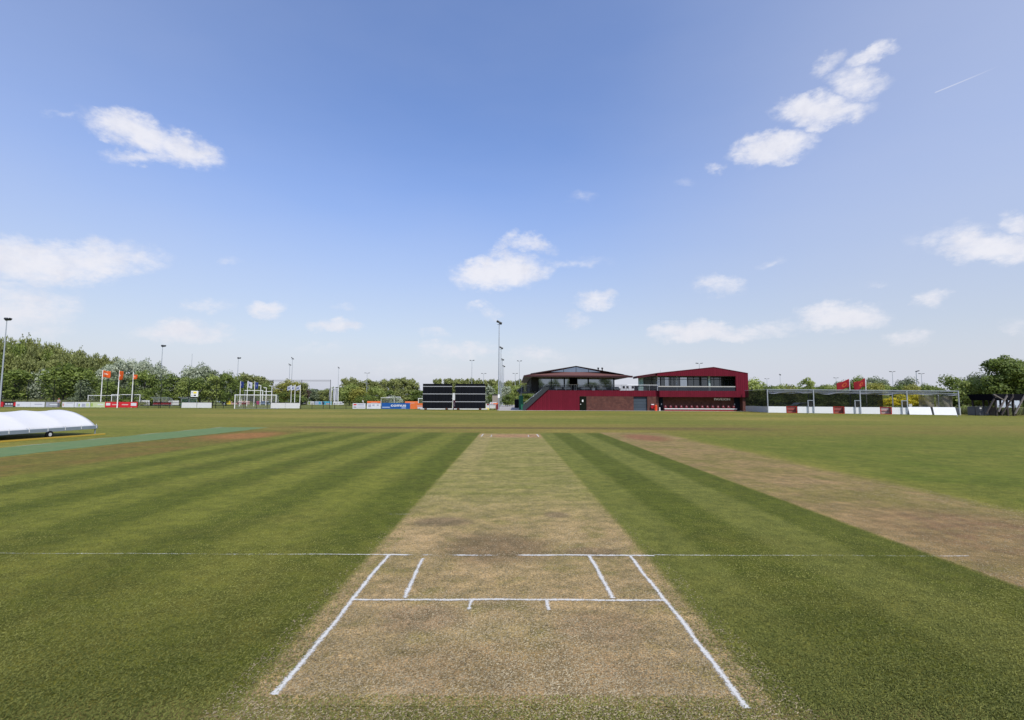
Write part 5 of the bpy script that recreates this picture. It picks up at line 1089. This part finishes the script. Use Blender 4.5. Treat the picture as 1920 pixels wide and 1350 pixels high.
for (a, c, lab) in [(1475, 1494.5, 'left small red goal let into the white boards'), (1563, 1583.2, 'middle small red goal let into the white boards'), (1650.6, 1672, 'right small red goal let into the white boards')]:
    s0, s1 = cs(a), cs(c); t = thing('small_goal', lab, 'goal', tuple(CP(s0, 0)), 'small red goals in the cage boards')
    b = MB()
    for s in (s0+.04, s1-.04): b.beam(CP(s, 0), CP(s, .95), .07).beam(CP(s, 0, .8), CP(s, .95, .8), .05).beam(CP(s, .92), CP(s, .92, .8), .05)
    b.beam(CP(s0, .94), CP(s1, .94), .06).beam(CP(s0, .03), CP(s1, .03), .06).beam(CP(s0, .94, .8), CP(s1, .94, .8), .05).beam(CP(s0, .45, .8), CP(s1, .45, .8), .04); b.build('frame', redp, t)
    MB().prism([CP(s0+.05, .05, .85), CP(s1-.05, .05, .85), CP(s1-.05, .9, .85), CP(s0+.05, .9, .85)], cn*.02).build('back_panel', flat('faded_red', (.36, .12, .10), .7, var=.4, scale=5) if a < 1640 else flat('faded_pink', (.50, .38, .36), .7, var=.2), t)
    b = MB(); b.prism([CP(s1-.03, .05, .05), CP(s1-.03, .05, .8), CP(s1-.03, .9, .8), CP(s1-.03, .9, .05)], cd*.02); b.build('side_panel', pink, t)
tag(MB().bar((gx(1793, 57), 57, .06), (gx(1793, 57)+.02, 57, .06), .06, n=10).build('ball', white), 'tiny white marker on the grass in front of the cage end', 'marker')
t = thing('notice_board', 'white notice panel behind the boards near the mesh screens', 'notice board', (gx(1706, 68), 68, 0)); MB().box(gx(1704, 68), gx(1709.5, 68), 68, 68.05, gz(1706, 765, 68), gz(1706, 757.5, 68)).build('panel', white, t); MB().beam((gx(1706.7, 68), 68.1, 0), (gx(1706.7, 68), 68.1, 1.2), .06).build('post', galv, t)

# parked car behind the boards
def car(X, Y, label, colr):
    t = thing('parked_car', label, 'car', (X, Y, 0)); prof = [(-2.1, .35), (-2.1, .75), (-1.9, .95), (-1.35, 1.0), (-.75, 1.42), (.7, 1.46), (1.5, 1.05), (2.05, .9), (2.12, .4)]
    MB().prism([(X+a, Y-.85, z) for a, z in prof], (0, 1.7, 0)).build('body', colr, t); MB().prism([(X-1.25, Y-.87, 1.02), (X-.7, Y-.87, 1.36), (X+.62, Y-.87, 1.40), (X+1.3, Y-.87, 1.05)], (0, 1.74, 0)).build('window', wgl, t)
    for a in (-1.35, 1.35): w = MB().cylx((X+a, Y-.8, .32), .32, .2, 18, (0, 1, 0)).build('wheel', blk, t); MB().cylx((X+a, Y-.8, .32), .18, .22, 12, (0, 1, 0)).build('rim', galv, w)
car(gx(1502, 84), 84, 'silver grey car behind the white boards left of the first gate', flat('car_silver', (.35, .38, .42), .3, .5)); car(gx(1457, 92), 92, 'dark car behind the leftmost white board', flat('car_dark', (.03, .035, .05), .3))

# ------------------------------------------------------------------ black canopy structure at the right edge
Y = 60; K2 = thing('batting_cage', 'black covered timber structure with slanting props at the right edge', 'shelter', (gx(1866, Y), Y, 0)); za, zb = gz(1890, 750.8, Y), gz(1890, 738.6, Y); xs = [gx(u, Y) for u in (1866.5, 1887.5, 1899, 1921, 1945)]
dkw = flat('dark_timber', (.05, .042, .038), .8, var=.3); wtb = flat('weathered_timber', (.17, .15, .135), .8, var=.3)
MB().prism([(gx(1862, Y), Y-.3, za), (xs[-1]+1, Y-.3, za), (xs[-1]+1, Y+.2, zb), (gx(1862.5, Y), Y+.2, zb)], (0, 3.2, 0)).build('canopy', flat('black_cloth', (.006, .006, .008), .95, spec=.02), K2)
for x in xs: MB().beam((x, Y, 0), (x, Y, zb), .17).build('post', dkw, K2); MB().beam((x, Y+3, 0), (x, Y+3, zb), .15).build('post', dkw, K2)
for (ua, va, uc, vc, m) in [(1849, 776, 1864, 748, dkw), (1872, 772, 1888, 742, wtb), (1878, 778, 1899, 744, dkw), (1903, 776, 1921, 742, wtb)]:
    p, q = at(ua, va, Y-.5), at(uc, vc, Y-.35); p.z = max(p.z, .02); MB().beam(p, q, .13).build('prop', m, K2)
MB().beam(at(1863, 739.5, Y-.4), at(1884, 751, Y-.4), .11).build('brace', wtb, K2); MB().beam(at(1889, 762, Y+.1), at(1899, 756, Y+.1), .08).beam(at(1890, 757, Y+.2), at(1899, 763, Y+.2), .08).build('brace', dkw, K2)
MB().box(gx(1868, Y+6), xs[-1]+4, Y+6, Y+6.05, gz(1890, 764, Y+6), gz(1890, 750.5, Y+6)).build('backdrop_sheet', flat('pale_sheet', (.50, .55, .60), .7), K2)
t = thing('equipment_box', 'grey equipment box in front of the slanting props', 'box', (gx(1835, 61), 61, 0)); MB().box(gx(1835, 61), gx(1853, 61), 61, 62.6, .03, gz(1845, 763.5, 61)).build('body', flat('box_grey', (.10, .105, .12), .7), t); MB().box(gx(1834.6, 61), gx(1853.4, 61), 60.95, 62.65, gz(1845, 763.5, 61)+.003, gz(1845, 763.5, 61)+.07).build('lid', flat('lid_grey', (.16, .165, .18), .6), t)
MB().box(gx(1835.4, 61), gx(1839, 61), 60.97, 60.995, gz(1837, 766.3, 61), gz(1837, 764.3, 61)).build('label_plate', white, t)
t = thing('brown_box', 'brown grey crate between the grey box and the black posts', 'crate', (gx(1854, 61.5), 61.5, 0)); MB().box(gx(1854.2, 61.5), gx(1864.5, 61.5), 61.5, 62.6, .02, gz(1858, 764, 61.5)).build('body', flat('crate_brown', (.10, .08, .07), .8), t)
b = MB()
for i in range(6): z = .15+i*.16; b.box(gx(1854.2, 61.5)-.01, gx(1864.5, 61.5)+.01, 61.47, 61.497, z, z+.10)
b.build('slats', flat('crate_slat', (.13, .105, .09), .8), t)
t = thing('wire_fence', 'low wire fence with black posts between cage and shelter', 'fence', (gx(1827, 61), 61, 0))
for u in (1827, 1843.5, 1872, 1903): MB().bar((gx(u, 60.6), 60.6, 0), (gx(u, 60.6), 60.6, 1.32), .03, n=6).build('post', blk, t)
MB().add([(gx(1827, 60.6), 60.6, .05), (gx(1925, 60.6), 60.6, .05), (gx(1925, 60.6), 60.6, 1.3), (gx(1827, 60.6), 60.6, 1.3)], [(0, 1, 2, 3)]).build('wire_mesh', netting('wire_net', (.05, .05, .05), .15), t)

# ------------------------------------------------------------------ rolling pitch cover on the left
RX, RW = -20.05, 3.7; Y0, Y1 = 12.4, 24.1; BAY = 1.67; NB = 7; ZR, ZA = .42, 1.17
K3 = thing('pitch_cover', 'white domed rolling pitch cover on small wheels at the left edge', 'pitch cover', (RX, Y1, 0))
def cov(a, c):                                      # a across, c along
    y = Y1-(NB*BAY)*c; ph = (c*NB) % 1.0; s = (a-.5)*2; sagv = math.sin(math.pi*ph)**.8
    prof = (1-abs(s)**2.15); h = ZR+(ZA-ZR)*prof - .055*sagv*prof**.5 + .004*math.sin(a*37+c*61)
    x = RX-RW/2-(-s)*RW/2*(1-.012*sagv)
    return (x, y+.02*math.sin(a*8), h - (.03 if abs(s) > .99 else 0))
covm = flat('white_tarpaulin', (.64, .635, .62), .45, var=.035, scale=2, bump=.25, bs=3)
grid_obj('tarpaulin', cov, 36, NB*12, covm, K3, .006)
b = MB()
for k in range(NB+1):
    y = Y1-k*BAY
    for i in range(18):
        p = lambda j: (RX-RW+RW*j/18, y, ZR+(ZA-ZR)*(1-abs(j/9-1)**2.15)-.02); b.bar(p(i), p(i+1), .018, n=5)
b.build('hoop', galv, K3)
alu = flat('blue_grey_rail', (.27, .32, .38), .45, .3)
b = MB()
for x in (RX+.0, RX-RW): b.box(x-.03, x+.05, Y0, Y1+.08, .27, .42)
b.box(RX-RW+.05, RX-.03, Y1, Y1+.06, .275, .41); b.box(RX-RW+.05, RX-.03, Y0, Y0+.06, .275, .41); b.build('side_rail', alu, K3)
b = MB()
for k in range(NB*2+1):
    y = Y1-k*BAY/2; b.bar((RX+.06, y, .30), (RX+.035, y, .50), .012, n=5)
b.build('lacing', offw, K3)
for y in (21.7, 15.2):
    for x in (RX+.02, RX-RW): w = MB().cylx((x, y, .155), .155, .09, 20).build('wheel', blk, K3); MB().cylx((x, y, .155), .075, .10, 14).build('rim', offw, w); MB().beam((x, y, .16), (x, y, .28), .04).build('wheel_bracket', alu, K3)
MB().beam((RX, Y1, .0), (RX, Y1, .28), .035).build('corner_leg', alu, K3)
t = thing('timber_batten', 'long yellow batten lying on the grass beside the white cover', 'batten', (-19.7, 21, 0)); MB().beam((-20.55, 13.5, .035), (-19.42, 23.9, .035), .10, .06).build('bar', flat('yellow_paint', (.48, .33, .05), .6), t)

# ------------------------------------------------------------------ people
skin = flat('skin', (.45, .25, .17), .6, var=.03); hair = flat('hair', (.04, .025, .02), .8)
def person(X, Y, face, label, shirt, trousers, cap=None):
    t = thing('person', label, 'person', (X, Y, 0), None, face)
    J = {'pel': (0, 0, .95, .13), 'wa': (0, 0, 1.1, .13), 'ch': (0, -.01, 1.33, .155), 'ne': (0, 0, 1.50, .055), 'hd': (0, -.02, 1.62, .088), 'tp': (0, -.01, 1.71, .075)}
    for s, n in ((-1, 'l'), (1, 'r')):
        J.update({'sh'+n: (s*.17, 0, 1.42, .06), 'el'+n: (s*.23, .03, 1.14, .042), 'wr'+n: (s*.22, -.08, .92, .03), 'ha'+n: (s*.21, -.11, .83, .03),
                  'hi'+n: (s*.09, 0, .90, .095), 'kn'+n: (s*.10, -.02, .49, .062), 'an'+n: (s*.11, .02, .09, .042), 'to'+n: (s*.12, -.15, .04, .035)})
    E = [('pel', 'wa'), ('wa', 'ch'), ('ch', 'ne'), ('ne', 'hd'), ('hd', 'tp')]
    for n in 'lr': E += [('ch', 'sh'+n), ('sh'+n, 'el'+n), ('el'+n, 'wr'+n), ('wr'+n, 'ha'+n), ('pel', 'hi'+n), ('hi'+n, 'kn'+n), ('kn'+n, 'an'+n), ('an'+n, 'to'+n)]
    def skinned(names, edges, grow, mat, nm, root):
        ks = list(names); me = bpy.data.meshes.new(nm); me.from_pydata([J[k][:3] for k in ks], [(ks.index(a), ks.index(c)) for a, c in edges], []); me.materials.append(mat)
        o = bpy.data.objects.new(nm, me); col.objects.link(o); o.parent = t; m = o.modifiers.new('s', 'SKIN')
        for i, k in enumerate(ks): me.skin_vertices[0].data[i].radius = (J[k][3]+grow,)*2; me.skin_vertices[0].data[i].use_root = (k == root)
        o.modifiers.new('d', 'SUBSURF').levels = 1; m.use_smooth_shade = True; return o
    body = skinned(J, E, 0, skin, 'body', 'pel')
    up = ['pel', 'wa', 'ch', 'shl', 'shr', 'ell', 'elr']; skinned(up, [e for e in E if e[0] in up and e[1] in up], .015, shirt, 'shirt', 'pel')
    lo = ['pel', 'hil', 'hir', 'knl', 'knr', 'anl', 'anr']; skinned(lo, [e for e in E if e[0] in lo and e[1] in lo], .016, trousers, 'trousers', 'pel')
    b = MB()
    for i in range(5): b.bar((0, -.01, 1.66+i*.018), (0, -.01, 1.678+i*.018), .102*math.cos(i*.28), .102*math.cos((i+1)*.28), 12)
    if cap: b.box(-.07, .07, -.19, -.07, 1.665, 1.68)
    b.build('cap' if cap else 'hair', cap or hair, None).parent = t
    return t
# MB.build subtracts the parent's place; cap/hair are given in the person's own frame
px, py = onfence(114.3); person(px, py-.5, R(10), 'person in a red cap and grey clothes standing at the white boards', flat('grey_shirt', (.30, .31, .36), .8), flat('grey_trousers', (.16, .17, .2), .8), redp)
Y = 132; person(gx(681, Y), Y, R(30), 'distant person in white on the next field left of the slim mast', flat('white_shirt', (.72, .72, .72), .8), flat('white_trousers', (.6, .6, .6), .8))
